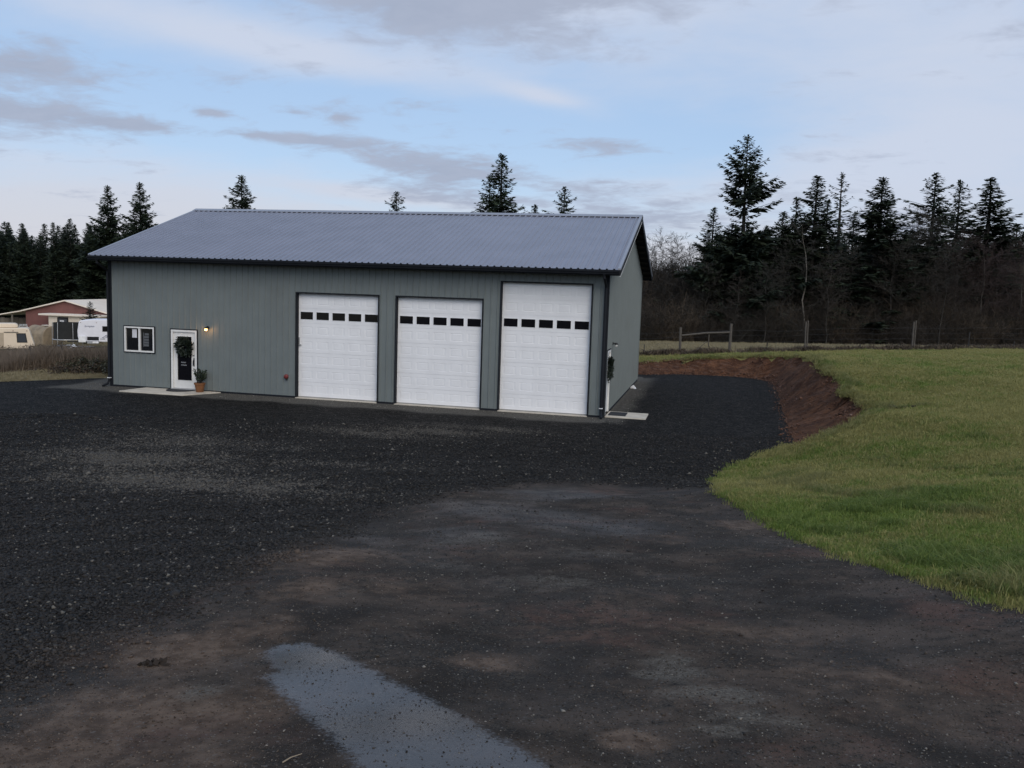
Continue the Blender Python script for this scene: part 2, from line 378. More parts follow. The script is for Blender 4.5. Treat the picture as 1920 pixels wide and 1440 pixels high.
DAMP = [(*ground_hit(px, py)[:2], *q) for px, py, *q in ((980,960,1.6,1.3,1),(1120,985,1.4,1.2,.9),(1060,930,1.6,1.0,.9),(850,1000,1.1,1.2,.7),(950,1080,1.0,1.0,.5),(700,1010,.6,.8,.6),(1230,1080,.8,.9,.4),(140,1265,.6,.35,.5),(480,1240,.3,.4,.5))]
def blobs(lst, x, y):
    z = np.zeros(np.shape(x))
    for a, b, sa, sb, w in lst: z = np.maximum(z, w*np.exp(-((x-a)/sa)**2-((y-b)/sb)**2))
    return z
def dustf(x, y):
    z = np.zeros(np.shape(x))
    for a, b, sa, sb, w in DUST: z = np.maximum(z, w*np.exp(-((x-a)/sa)**2-((y-b)/sb)**2))
    return np.clip(.85*z+.35*vnoise(x, y, 1.9, 9)*z, 0, 1)
def build_ground():
    rad = np.concatenate([np.geomspace(.4, 2.4, 10)[:-1], np.geomspace(2.4, 62, 292)[:-1], np.geomspace(62, 900, 44)])
    ang = np.concatenate([np.arange(-38, 38, .23), np.arange(38, 322, 4.0)])
    ang = np.radians(ang); na, nr = len(ang), len(rad)
    rr, aa = np.meshgrid(rad, ang, indexing='ij')
    X, Y = to_xy(rr*np.sin(aa), rr*np.cos(aa)); Z = H(X, Y)
    def gfun(x, y):
        d = to_rd(x, y)[1]; return sdist(GR, x, y)+(.09*vnoise(x, y, 2.6, 1)+.05*vnoise(x, y, 9.0, 2))*np.clip(d/14, .4, 1.3)*np.where(d > 22, .35, 1)
    for _ in range(2):
        gv = gfun(X, Y); e = .02; gx = (gfun(X+e, Y)-gv)/e; gy = (gfun(X, Y+e)-gv)/e; nn = gx*gx+gy*gy+1e-6
        mv = (np.abs(gv) < .0062*rr) & (rr > 2.5) & (rr < 60); X = X-np.where(mv, gv*gx/nn, 0); Y = Y-np.where(mv, gv*gy/nn, 0)
    def bfun(x, y): return sdist(PAD, x, y)-bank_width(x, y)*.97-.10*vnoise(x, y, 2.6, 1)-.05*vnoise(x, y, 9.0, 2)
    for _ in range(2):
        gv = bfun(X, Y); e = .02; gx = (bfun(X+e, Y)-gv)/e; gy = (bfun(X, Y+e)-gv)/e; nn = gx*gx+gy*gy+1e-6
        mv = (np.abs(gv) < .0062*rr) & (rr > 20) & (rr < 60) & (X > 1.0) & (np.abs(gfun(X, Y)) > .4); X = X-np.where(mv, gv*gx/nn, 0); Y = Y-np.where(mv, gv*gy/nn, 0)
    Z = H(X, Y)
    V = np.stack([X, Y, Z], -1).reshape(-1, 3)
    i, j = np.meshgrid(np.arange(nr-1), np.arange(na), indexing='ij'); j2 = (j+1) % na
    F = np.stack([i*na+j, i*na+j2, (i+1)*na+j2, (i+1)*na+j], -1).reshape(-1, 4)
    C = V[F].mean(1); x, y = C[:, 0], C[:, 1]
    r, d = to_rd(x, y)
    wob = .09*vnoise(x, y, 2.6, 1)+.05*vnoise(x, y, 9.0, 2)
    g = gfun(x, y); dw = sdist(DW, x, y)+wob*1.2; pu = sdist(PU, x, y)
    pad = sdist(PAD, x, y); bw = bank_width(x, y)
    bankmask = (pad > 0) & (bfun(x, y) < 0) & (natural(r, d) > .12) & (d > 22.6) & (r > 1) & (r > .30*d*(d < 26)) & (g > 0)
    zone = np.full(len(F), 3)
    zone[(d > FENCE_D+.4) | (r < -8)] = 4
    zone[g < 0] = 0; zone[(g < 0) & (dw < 0)] = 1; zone[(g < 0) & (pu < .16)] = 2; zone[bankmask] = 5
    names = ['gravel_yard', 'driveway', 'puddle', 'lawn', 'pasture', 'dirt_bank']
    labs = ['dark loose crushed gravel yard in front of the grey building', 'compacted brown and black gravel driveway in the foreground', 'wet bluish patch on the driveway reflecting the sky',
            'green lawn rising on the right of the driveway', 'pale dry pasture beyond the fence', 'bare red brown earth bank cut into the lawn']
    vx, vy = V[:, 0], V[:, 1]
    at = {'palew': blobs(PALE, vx, vy), 'earthy': blobs(EARTH, vx, vy), 'damp': blobs(DAMP, vx, vy), 'loose': np.clip(.5+sdist(DW, vx, vy)/.95+.25*vnoise(vx, vy, 5, 3), 0, 1),
          'wet': np.clip(.5-sdist(PU, vx, vy)/.26, 0, 1),
          'dust': dustf(vx, vy),
          'fine': np.clip(1.6-(np.maximum(np.maximum(-18.6-vx, vx*1.5), np.maximum(-vy, vy-13))+.25*vnoise(vx, vy, 1.7, 4))/1.1, 0, 1)*np.where(vx > .1, .45, 1)}
    for k in range(6):
        f = F[zone == k]; u, inv = np.unique(f, return_inverse=True)
        me = np_mesh(names[k], V[u], inv.reshape(-1, 4), GM[k], smooth=True)
        for an, av in at.items():
            a = me.attributes.new(an, 'FLOAT', 'POINT'); a.data.foreach_set('value', av[u].astype(np.float32))
        o = link(names[k], me); tag(o, labs[k], names[k].replace('_', ' '), kind='structure')
def gravel_mat(name, wetable):
    k = NT(name); v = k.pos()
    loose = k.attr('loose'); fine = k.attr('fine')
    # loose rock: cells about 4 cm
    wv = k.n('ShaderNodeVectorMath'); wv.operation = 'ADD'; k.l(v, wv.inputs[0]); 
    nz = k.n('ShaderNodeTexNoise'); k.l(v, nz.inputs['Vector']); nz.inputs['Scale'].default_value = 20
    sc = k.n('ShaderNodeVectorMath'); sc.operation = 'SCALE'; k.l(nz.outputs['Color'], sc.inputs[0]); sc.inputs['Scale'].default_value = .02; k.l(sc.outputs[0], wv.inputs[1])
    vl = wv.outputs[0]
    dl = k.voro(vl, 30); cl = k.voro(vl, 30, out='Color'); ds = k.voro(vl, 85); cs = k.voro(vl, 85, out='Color')
    big = k.noise(v, .33, 5, .6); mid = k.noise(v, 1.3, 5, .62); sm = k.noise(v, 7, 4, .6)
    bw1 = k.n('ShaderNodeSeparateColor'); k.l(cl, bw1.inputs[0]); bw2 = k.n('ShaderNodeSeparateColor'); k.l(cs, bw2.inputs[0])
    rock = k.mix(k.ramp(bw1.outputs[0], .0, 1.0), (.0058, .0049, .0041), (.019, .0165, .0142))
    rock = k.mix(k.ramp(dl, .30, .62), rock, (.004, .004, .004))
    rock = k.mix(k.m('MULTIPLY', k.ramp(bw1.outputs[1], .955, .975), .8), rock, (.11, .105, .095))
    rock = k.mix(k.m('MULTIPLY', k.ramp(k.noise(v, 2.6, 4, .7), .46, .66), .5), rock, (.032, .029, .0255))
    dusty = k.ramp(k.m('ADD', k.m('MULTIPLY', k.attr('dust'), k.ramp(mid, .25, .5)), k.m('MULTIPLY', k.m('SUBTRACT', bw1.outputs[2], .75), .9)), .0, .5)
    rock = k.mix(k.m('MULTIPLY', dusty, .6), rock, k.mix(bw2.outputs[0], (.060, .050, .040), (.17, .152, .128)))
    # worn drive: small chips pressed into brown-black earth
    chip = k.mix(k.ramp(bw2.outputs[0], 0, 1), (.0080, .0066, .0054), (.050, .041, .0325))
    earth = k.mix(k.ramp(mid, .36, .66), (.019, .0145, .011), (.072, .053, .040))
    earth = k.mix(k.m('MULTIPLY', k.ramp(k.noise(v, .62, 6, .68), .52, .68), .75), earth, (.090, .050, .036))
    worn = k.mix(k.ramp(k.m('ADD', k.m('MULTIPLY', sm, .6), k.m('MULTIPLY', k.noise(v, .7, 5, .62), .5)), .42, .62), chip, earth)
    ef = k.m('MULTIPLY', k.ramp(k.m('ADD', k.attr('earthy'), k.m('MULTIPLY', k.m('SUBTRACT', k.noise(v, 3.2, 5, .7), .5), 1.5)), .22, .85), .85)
    worn = k.mix(ef, worn, k.mix(k.ramp(sm, .35, .65), (.066, .043, .029), (.140, .098, .070)))
    pf = k.m('MULTIPLY', k.ramp(k.m('ADD', k.attr('palew'), k.m('MULTIPLY', k.m('SUBTRACT', k.noise(v, 5.0, 5, .72), .5), 1.6)), .3, .95), .8)
    worn = k.mix(pf, worn, k.mix(bw2.outputs[0], (.052, .045, .036), (.15, .132, .108)))
    worn = k.mix(k.m('MULTIPLY', k.ramp(bw2.outputs[1], .975, .985), .6), worn, (.13, .12, .11))
    finec = k.mix(bw2.outputs[0], (.045, .041, .035), (.15, .14, .122))
    c = k.mix(loose, worn, rock)
    c = k.mix(k.m('MULTIPLY', k.ramp(fine, .1, .6), .9), c, finec)
    h = k.m('ADD', k.m('MULTIPLY', k.m('SUBTRACT', .6, dl), loose), k.m('MULTIPLY', k.m('SUBTRACT', .5, ds), .35))
    rough = k.ramp(k.noise(v, .5, 5, .65), .36, .62, .72, .92)
    rough = k.m('ADD', k.m('MULTIPLY', rough, k.m('SUBTRACT', 1.0, loose)), k.m('MULTIPLY', loose, .85))
    dampf = k.m('MULTIPLY', k.ramp(k.m('ADD', k.attr('damp'), k.m('MULTIPLY', k.m('SUBTRACT', mid, .5), 1.2)), .25, .9), k.m('SUBTRACT', 1.0, loose))
    rough = k.m('SUBTRACT', rough, k.m('MULTIPLY', dampf, .24))
    bmp = k.bump(h, .8, .02)
    if wetable:
        w = k.ramp(k.m('ADD', k.attr('wet'), k.m('ADD', k.m('MULTIPLY', k.m('SUBTRACT', sm, .5), .6), k.m('MULTIPLY', k.m('SUBTRACT', k.noise(v, 45, 4, .7), .5), .9))), .34, .66)
        w2 = k.m('MULTIPLY', w, k.ramp(bw2.outputs[2], .96, .98, 1, .45))
        rough = k.m('ADD', k.m('MULTIPLY', rough, k.m('SUBTRACT', 1.0, w2)), k.m('MULTIPLY', w2, .24))
        k.l(k.m('SUBTRACT', .8, k.m('MULTIPLY', w2, .72)), bmp.inputs['Strength'])
        c = k.mix(k.m('MULTIPLY', w2, .45), c, (.022, .022, .024))
        k.l(k.m('ADD', .16, k.m('MULTIPLY', w2, .34)), k.b.inputs['Specular IOR Level'])
    else: k.l(k.m('ADD', k.m('SUBTRACT', .16, k.m('MULTIPLY', loose, .08)), k.m('MULTIPLY', dampf, .11)), k.b.inputs['Specular IOR Level'])
    k.set('Base Color', c).set('Roughness', rough)
    return k.mat
def far_dry(k):                             # the lawn is drier and yellower towards the bank and the fence
    sp = k.n('ShaderNodeSeparateXYZ'); k.l(k.n('ShaderNodeNewGeometry').outputs['Position'], sp.inputs[0])
    return k.ramp(sp.outputs[1], -15.0, 2.0, 0.0, .09)
def grass_mat(name, a, b, dry, dryness):
    k = NT(name); v = k.pos()
    big = k.noise(v, .23, 5, .62); mid = k.noise(v, 1.1, 5, .65); sm = k.noise(k.pos((1, 1, .3)), 24, 4, .7)
    c = k.mix(k.ramp(sm, .3, .7), a, b)
    c = k.mix(k.m('MULTIPLY', k.ramp(k.m('ADD', k.m('ADD', big, k.m('MULTIPLY', mid, .55)), far_dry(k)), .74-dryness, .98-dryness), .8), c, dry)
    c = k.mix(k.m('MULTIPLY', k.ramp(mid, .40, .28), .55), c, tuple(q*.45 for q in a))
    k.set('Base Color', c).set('Roughness', .85).set('Specular IOR Level', .2)
    k.bump(k.m('ADD', sm, k.m('MULTIPLY', mid, 1.5)), .8, .06)
    return k.mat
def bank_mat():
    k = NT('red_earth'); v = k.pos()
    n = k.noise(v, 1.6, 6, .68); st = k.noise(k.pos((.9, 2.2, 1.6)), 2.6, 6, .72); sm = k.noise(v, 14, 4, .65)
    c = k.mix(k.ramp(n, .3, .7), (.062, .026, .013), (.185, .085, .044))
    c = k.mix(k.m('MULTIPLY', k.ramp(st, .50, .68), .7), c, (.185, .115, .085))
    c = k.mix(k.m('MULTIPLY', k.ramp(st, .46, .34), .7), c, (.030, .013, .009))
    c = k.mix(k.m('MULTIPLY', k.ramp(sm, .5, .35), .5), c, (.020, .011, .009))
    k.set('Base Color', c).set('Roughness', .92).set('Specular IOR Level', .15); k.bump(k.m('ADD', st, k.m('MULTIPLY', sm, .4)), 1.0, .25)
    return k.mat
GM = [gravel_mat('gravel_loose', False), gravel_mat('gravel_worn', False), gravel_mat('gravel_wet', True),
      grass_mat('lawn_soil', (.095, .130, .028), (.16, .21, .048), (.25, .21, .08), .12),
      grass_mat('pasture_grass', (.13, .12, .058), (.22, .195, .105), (.27, .225, .13), .30), bank_mat()]
for i in (0, 1, 2, 3, 4, 5): MATS['g%d' % i] = GM[i]
build_ground()

# ---------------------------------------------------------------- the grey metal building
BL, BD, OE, OG, HE, HR = 18.40, 12.60, .59, .43, 4.76, 6.96
SL = (HR-HE)/(BD/2+OE)                      # roof slope
RIB = .2286
def roof_z(y): return HE+SL*(y+OE) if y <= BD/2 else HR-SL*(y-BD/2)
BLD = tag(empty('metal_building', (-BL/2, BD/2, 0)), 'large sage grey metal pole building with three white overhead doors', 'building')
def bpart(mb, name, mat, parent=None, smooth=False):
    o = mb.build(name, mat, BLD if parent is None else parent, smooth=smooth)
    o.matrix_parent_inverse = Matrix.Translation((BL/2, -BD/2, 0)) if parent is None else Matrix.Identity(4)
    return o
G1, G2, G3 = (-10.91, -7.86, 3.66), (-7.21, -4.17, 3.66), (-3.54, -.52, 4.27)
WD = (-15.87, -14.82, 2.17); WN = (-17.80, -16.56, 1.28, 2.21)
OPEN = [(G1[0], G1[1], -.2, G1[2]), (G2[0], G2[1], -.2, G2[2]), (G3[0], G3[1], -.2, G3[2]), (WD[0], WD[1], -.2, WD[2]), WN]
def rib_profile(x0, x1, h, b=.030, t0=.012): # raised rib on every 9 inches
    xs = []
    k = math.floor(x0/RIB)-1
    while k*RIB < x1+RIB:
        c = k*RIB
        for dx, dd in ((-b, 0), (-t0, h), (t0, h), (b, 0)):
            if x0 < c+dx < x1: xs.append((c+dx, dd))
        k += 1
    def dep(x):
        t = abs((x/RIB-round(x/RIB))*RIB)
        return h if t <= t0 else (h*(b-t)/(b-t0) if t < b else 0)
    return [(x0, dep(x0))]+xs+[(x1, dep(x1))], dep
def wall_panel(x0, x1, zt, opens, place, h=.024, zb=-.08):
    pr, dep = rib_profile(x0, x1, h)
    cuts = sorted({o[i] for o in opens for i in (0, 1) if x0 < o[i] < x1}); pr = sorted(pr+[(c, dep(c)) for c in cuts])
    mb = MB()
    for (xa, da), (xb, db) in zip(pr[:-1], pr[1:]):
        if xb-xa < 1e-6: continue
        mid = (xa+xb)/2; spans = [(zb, None)]
        for o in opens:
            if o[0] < mid < o[1]: spans = [(zb, o[2]), (o[3], None)]
        for za, zz in spans:
            if zz is not None and zz <= za+1e-3: continue
            ta, tb = (zt(xa), zt(xb)) if zz is None else (zz, zz)
            mb.add([place(xa, da, za), place(xb, db, za), place(xb, db, tb), place(xa, da, ta)], [(0, 1, 2, 3)])
    return mb
FRONT_TOP = roof_z(0)-.13
npan = 20; pw = BL/npan
for i in range(npan):
    mb = wall_panel(-BL+i*pw, -BL+(i+1)*pw, lambda x: FRONT_TOP, OPEN, lambda x, d, z: (x, -d, z))
    bpart(mb, 'siding_panel', 'siding')
SD = (.34, 1.30, 2.12)                      # side door (y0, y1, top) in the right gable
sopen = [(SD[0], SD[1], -.2, SD[2])]
for i in range(14):
    mb = wall_panel(i*BD/14, (i+1)*BD/14, lambda y: roof_z(y)-.13, sopen if i < 3 else [], lambda y, d, z: (d, y, z))
    bpart(mb, 'siding_panel', 'siding')
mb = MB(); mb.prism([(0, -.08), (BD, -.08), (BD, roof_z(BD)-.13), (BD/2, HR-.13), (0, roof_z(0)-.13)], 'x', -BL, -BL+.03); bpart(mb, 'left_gable_wall', 'siding')
mb = MB(); mb.box(-BL, 0, BD-.03, BD, -.08, FRONT_TOP); bpart(mb, 'rear_wall', 'siding')
# dark liner a little behind the siding so openings never look through
mb = MB(); mb.box(-BL+.05, -.05, .24, .28, -.08, FRONT_TOP-.05); mb.box(-.26, -.22, .3, BD-.1, -.08, FRONT_TOP-.05); bpart(mb, 'inner_liner', 'black_gap')
# base trim, corner trims
for x0, x1 in ((-BL, G1[0]), (G1[1], G2[0]), (G2[1], G3[0]), (G3[1], -.02)):
    mb = MB(); mb.box(x0, x1, -.03, .02, -.10, .018); bpart(mb, 'base_trim', 'charcoal_trim')
mb = MB(); mb.box(-.02, .03, SD[1]+.06, BD, -.10, .018); bpart(mb, 'base_trim', 'charcoal_trim')
for x0, x1 in ((-BL-.035, -BL+.10), (-.11, .035)):
    mb = MB(); mb.box(x0, x1, -.034, .10, -.10, FRONT_TOP); bpart(mb, 'corner_trim', 'charcoal_trim')
mb = MB(); mb.box(-.09, .035, BD-.10, BD+.03, -.10, FRONT_TOP); bpart(mb, 'corner_trim', 'siding')
# roof: one sheet panel per yard of width
RX0, RX1 = -BL-OG, OG
nrp = 21; rw = (RX1-RX0)/nrp
def roof_sheet(x0, x1, ya, yb, h=.036):
    pr, dep = rib_profile(x0, x1, h, .042, .014); mb = MB()
    n = np.array([0, -SL, 1.0]) if yb <= BD/2+.01 else np.array([0, SL, 1.0]); n /= np.linalg.norm(n)
    vs = []
    for x, d in pr:
        for yy in (ya, yb): vs.append(np.array([x, yy, roof_z(yy)])+n*d)
    for x, d in ((pr[0][0], -.01), (pr[-1][0], -.01)): pass
    mb.add(vs, [(2*i, 2*i+2, 2*i+3, 2*i+1) for i in range(len(pr)-1)])
    return mb
for i in range(nrp):
    mb = roof_sheet(RX0+i*rw, RX0+(i+1)*rw, -OE-.02, BD/2-.02); bpart(mb, 'roof_panel', 'roof_metal')
mb = roof_sheet(RX0, RX1, BD/2+.02, BD+OE+.02); bpart(mb, 'rear_roof_slope', 'roof_metal')
# sheathing below the sheets
mb = MB(); t = .05
mb.prism([(-OE, HE-.012), (BD/2, HR-.012), (BD+OE, HE-.012), (BD+OE, HE-.012-t), (BD/2, HR-.012-t), (-OE, HE-.012-t)], 'x', RX0+.01, RX1-.01); bpart(mb, 'roof_deck', 'charcoal_trim')
# purlins showing under the right overhang
for k in range(22):
    y = -OE+.2+k*(BD+2*OE-.4)/21
    if abs(y-BD/2) < .2: continue
    zc = roof_z(y)-.064
    mb = MB(); mb.box(.025, OG-.03, y-.02, y+.02, zc-.09, zc); bpart(mb, 'purlin', 'purlin_wood')
# fascia, gutter, rake boards
mb = MB(); mb.box(RX0+.01, RX1-.01, -OE-.012, -OE+.03, HE-.19, HE-.014); bpart(mb, 'fascia', 'charcoal_trim')
mb = MB(); mb.box(RX0+.01, RX1-.01, BD+OE-.03, BD+OE+.012, HE-.19, HE-.014); bpart(mb, 'fascia', 'charcoal_trim')
mb = MB(); gp = [(-OE-.016, HE-.035), (-OE-.13, HE-.035), (-OE-.125, HE-.075), (-OE-.10, HE-.11), (-OE-.09, HE-.15), (-OE-.016, HE-.15)]
mb.prism(gp, 'x', RX0+.03, RX1-.03); bpart(mb, 'gutter', 'charcoal_trim')
for sx in (RX0, RX1-.03):
    for ya, yb in ((-OE, BD/2), (BD/2, BD+OE)):
        za, zb = roof_z(ya), roof_z(yb)
        mb = MB(); mb.prism([(ya, za-.016), (yb, zb-.016), (yb, zb-.19), (ya, za-.19)], 'x', sx, sx+.032); bpart(mb, 'rake_board', 'charcoal_trim')
        mb = MB(); mb.prism([(ya, za+.044), (yb, zb+.044), (yb, zb-.014), (ya, za-.014)], 'x', sx-.06 if sx > -1 else sx-.004, sx+.038 if sx > -1 else sx+.09); bpart(mb, 'rake_flashing', 'ridge_metal')
        if sx > -1 and ya < 0:
            mb = MB(); mb.prism([(ya, za-.19), (yb, zb-.19), (yb, zb-.222), (ya, za-.222)], 'x', sx+.004, sx+.040); bpart(mb, 'rake_edge_strip', 'light_trim')  # bottom rake trim, its reflected light painted in as pale grey
mb = MB(); rc = .24
mb.prism([(BD/2-rc, HR-rc*SL+.036), (BD/2, HR+.052), (BD/2+rc, HR-rc*SL+.036), (BD/2+rc, HR-rc*SL+.052), (BD/2, HR+.070), (BD/2-rc, HR-rc*SL+.052)], 'x', RX0-.02, RX1+.02); bpart(mb, 'ridge_cap', 'ridge_metal')
mb = MB(); mb.prism([(BD/2-rc+.03, HR-rc*SL+.022), (BD/2, HR+.050), (BD/2, HR-.01), (BD/2-rc+.03, HR-rc*SL-.02)], 'x', RX0+.05, RX1-.05); bpart(mb, 'ridge_closure', 'charcoal_trim')
# downspouts
def downspout(x, y, turn):
    mb = MB(); x1 = x
    mb.tube([(x1, -OE-.07, HE-.15), (x1, -OE-.06, HE-.26), (x1, y-.02, HE-.52), (x1, y, HE-.62), (x1, y, .18), (x1+turn*.02, y-.06, .06), (x1+turn*.05, y-.30, -.01)], .046, 8)
    o = bpart(mb, 'downspout', 'charcoal_trim')
    m2 = MB(); m2.box(x-.055, x+.055, y-.055, y+.055, .26, .285); s = m2.build('strap', 'white_plastic', o)
downspout(-BL-.025, -.085, -1); downspout(-.06, -.11, 1)

# overhead doors
def door_section_mesh(name, w, h, kind):
    mb = MB(); t = .045; e = .006; n = 5; pit = w/n; pwid = pit*.80; ph = h*.52
    xs = [0]; 
    for i in range(n): xs += [i*pit+(pit-pwid)/2, i*pit+(pit+pwid)/2]
    xs.append(w); z0, z1 = (h-ph)/2, (h+ph)/2; g = .004
    zs = [g, z0, z1, h-g]
    for i in range(len(xs)-1):
        for j in range(3):
            if j == 1 and i % 2 == 1:
                a, b = xs[i], xs[i+1]; q = .014; qx = .05
                if kind == 'win':
                    mb.add([(a,0,z0),(b,0,z0),(b,0,z1),(a,0,z1),(a,.02,z0),(b,.02,z0),(b,.02,z1),(a,.02,z1)], [(0,1,5,4),(1,2,6,5),(2,3,7,6),(3,0,4,7)])
                else:       # groove, then a raised field
                    mb.add([(a,0,z0),(b,0,z0),(b,0,z1),(a,0,z1),(a+qx,e,z0+q),(b-qx,e,z0+q),(b-qx,e,z1-q),(a+qx,e,z1-q),
                            (a+2*qx,.001,z0+2.2*q),(b-2*qx,.001,z0+2.2*q),(b-2*qx,.001,z1-2.2*q),(a+2*qx,.001,z1-2.2*q)],
                           [(0,1,5,4),(1,2,6,5),(2,3,7,6),(3,0,4,7),(4,5,9,8),(5,6,10,9),(6,7,11,10),(7,4,8,11),(8,9,10,11)])
            else: mb.add([(xs[i],0,zs[j]),(xs[i+1],0,zs[j]),(xs[i+1],0,zs[j+1]),(xs[i],0,zs[j+1])], [(0,1,2,3)])
    # tongue edges, returning into the joint
    mb.add([(0,0,g),(w,0,g),(w,t,g),(0,t,g)], [(0,3,2,1)]); mb.add([(0,0,h-g),(w,0,h-g),(w,t,h-g),(0,t,h-g)], [(0,1,2,3)])
    mb.add([(0,.012,0),(w,.012,0),(w,.012,g+.001),(0,.012,g+.001)], [(0,1,2,3)]); mb.add([(0,.012,h-g-.001),(w,.012,h-g-.001),(w,.012,h),(0,.012,h)], [(0,1,2,3)])
    return mb.mesh(name, 'door_white')
def overhead_door(g, nsec, winrow, label):
    x0, x1, top = g; tw = .075
    mb = MB()                                # dark jamb trim round the opening
    mb.box(x0-.03, x0+.012, -.036, .20, -.04, top); mb.box(x1-.012, x1+.03, -.036, .20, -.04, top); mb.box(x0-.03, x1+.03, -.037, .20, top-.012, top+.035)
    d = bpart(mb, 'overhead_door', 'charcoal_trim'); d['label'] = label
    w = (x1-x0)-.030; xa = x0+.015; h = (top-.014)/nsec; y = .14
    plain = door_section_mesh('door_section', w, h, 'plain'); win = door_section_mesh('door_window_section', w, h, 'win')
    for i in range(nsec):
        row = nsec-1-i
        if row == winrow:
            link('door_window_section', win, d, (xa, y, .006+i*h))
            pit = w/5; pwid = pit*.80; ph = h*.52; pm = MB(); pm.box(.006, pwid-.006, .014, .02, .006, ph-.006); pme = pm.mesh('window_pane', 'glass_dark')
            fm = MB(); q = .016
            for a in ((-q, pwid+q, -q, .004), (-q, pwid+q, ph-.004, ph+q), (-q, .004, .004, ph-.004), (pwid-.004, pwid+q, .004, ph-.004)): fm.box(a[0], a[1], -.008, .004, a[2], a[3])
            fme = fm.mesh('window_frame', 'door_white')
            for j in range(5):
                loc = (xa+j*pit+(pit-pwid)/2, y, .006+i*h+(h-ph)/2); link('window_frame', fme, d, loc); link('window_pane', pme, d, loc)
        else: link('door_section', plain, d, (xa, y, .006+i*h))
    mb = MB(); mb.box(xa, xa+w, y-.004, y+.04, -.03, .012); mb.build('bottom_seal', 'seal_rubber', d)
    mb = MB(); mb.box(x0, x1, -.10, .10, -.10, -.022); mb.build('door_sill', 'concrete', d)
    return d
d1 = overhead_door(G1, 7, 1, 'left white overhead door, beside the red wall fitting')
d2 = overhead_door(G2, 7, 1, 'middle white overhead door')
d3 = overhead_door(G3, 8, 2, 'tallest white overhead door, by the right corner')
mb = MB(); mb.box(G1[0]+.035, G1[0]+.065, .105, .138, 1.80, 2.10); mb.box(G1[0]+.04, G1[0]+.12, .08, .125, 1.82, 1.86); mb.build('lock_handle', 'galv', d1)

# entry door with a tall glass light
def entry_door():
    x0, x1, top = WD
    mb = MB(); f = .075
    mb.box(x0-.03, x1+.03, -.032, .02, top, top+.04); mb.box(x0-.035, x0, -.032, .02, -.02, top); mb.box(x1, x1+.035, -.032, .02, -.02, top)
    d = bpart(mb, 'entry_door', 'charcoal_trim'); d['label'] = 'white entry door with a tall glass panel'
    mb = MB(); mb.box(x0, x0+f, -.03, .09, .0, top); mb.box(x1-f, x1, -.03, .09, .0, top); mb.box(x0+f, x1-f, -.03, .09, top-f, top); mb.build('door_frame', 'frame_white', d)
    a, b, zb, zt = x0+f+.004, x1-f-.004, .04, top-f-.004; gx0, gx1, gz0, gz1 = a+.155, b-.155, .33, zt-.16
    mb = MB(); y0, y1 = .02, .065
    mb.box(a, gx0, y0, y1, zb, zt); mb.box(gx1, b, y0, y1, zb, zt); mb.box(gx0, gx1, y0, y1, zb, gz0); mb.box(gx0, gx1, y0, y1, gz1, zt)
    mb.build('door_leaf', 'frame_white', d)
    mb = MB(); mb.box(gx0, gx1, .034, .045, gz0, gz1); mb.build('glass_panel', 'glass_dark', d)
    mb = MB()
    for q in ((gx0-.02, gx1+.02, gz0-.02, gz0), (gx0-.02, gx1+.02, gz1, gz1+.02), (gx0-.02, gx0, gz0, gz1), (gx1, gx1+.02, gz0, gz1)): mb.box(q[0], q[1], .008, .02, q[2], q[3])
    mb.build('glass_stop', 'frame_white', d)
    mb = MB(); mb.box(b-.085, b-.045, .008, .02, .86, 1.16); mb.tube([(b-.065, .0, .88), (b-.065, -.045, .92), (b-.065, -.045, 1.06), (b-.065, .0, 1.12)], .012, 6); mb.lathe([(0, 0), (.026, 0), (.026, .02)], 10, (b-.065, .0, 1.25)); mb.build('handle', 'iron_black', d)
    mb = MB(); mb.box(x0, x1, -.06, .10, -.02, .035); mb.build('threshold', 'galv', d)
    # sticker lettering on the glass: too small to read in the photo, a line of script over a boxed line
    mb = MB(); xs = gx0+.14
    for i in range(9): mb.box(xs+i*.022, xs+i*.022+.015, .030, .0335, .965+.012*math.sin(i*1.7), .965+.012*math.sin(i*1.7)+.030+.012*((i*7) % 3 == 0))
    for i in range(11): mb.box(xs+.004+i*.020, xs+i*.020+.019, .030, .0335, .865+(i % 3)*.006, .905-(i % 2)*.006)
    mb.build('sticker', 'sign_grey', d)['kind'] = 'stuff'
entry_door()
def window():
    x0, x1, z0, z1 = WN; f = .055
    mb = MB(); e = .035
    for q in ((x0-e, x1+e, z0-e, z0), (x0-e, x1+e, z1, z1+e), (x0-e, x0, z0, z1), (x1, x1+e, z0, z1)): mb.box(q[0], q[1], -.033, .03, q[2], q[3])
    d = bpart(mb, 'sliding_window', 'charcoal_trim')
    mb = MB()
    for q in ((x0, x1, z0, z0+f), (x0, x1, z1-f, z1), (x0, x0+f, z0+f, z1-f), (x1-f, x1, z0+f, z1-f)): mb.box(q[0], q[1], -.04, .05, q[2], q[3])
    mb.build('window_frame', 'frame_white', d)
    c = (x0+x1)/2; mb = MB(); mb.box(c-.035, c+.035, -.03, .045, z0+f, z1-f); mb.build('meeting_rail', 'frame_white', d)
    for a, b, y in ((x0+f, c-.035, .02), (c+.035, x1-f, .032)):
        mb = MB(); mb.box(a, b, y, y+.008, z0+f, z1-f); mb.build('window_pane', 'glass_window', d)
    mb = MB(); mb.box(x0+.30, x0+.49, .014, .0185, z0+.52, z0+.83); mb.build('paper_notice', 'paper', d)
    mb = MB(); 
    for i in range(5): mb.box(c+.16+.03*(i == 4), c+.36, .027, .0305, z0+.22+i*.10, z0+.30+i*.10)
    mb.box(c+.13, c+.155, .027, .0305, z0+.2, z0+.72); mb.build('pane_reflection', 'reflection_grey', d)  # grey slats just outside the pane, standing in for a reflected shape
window()
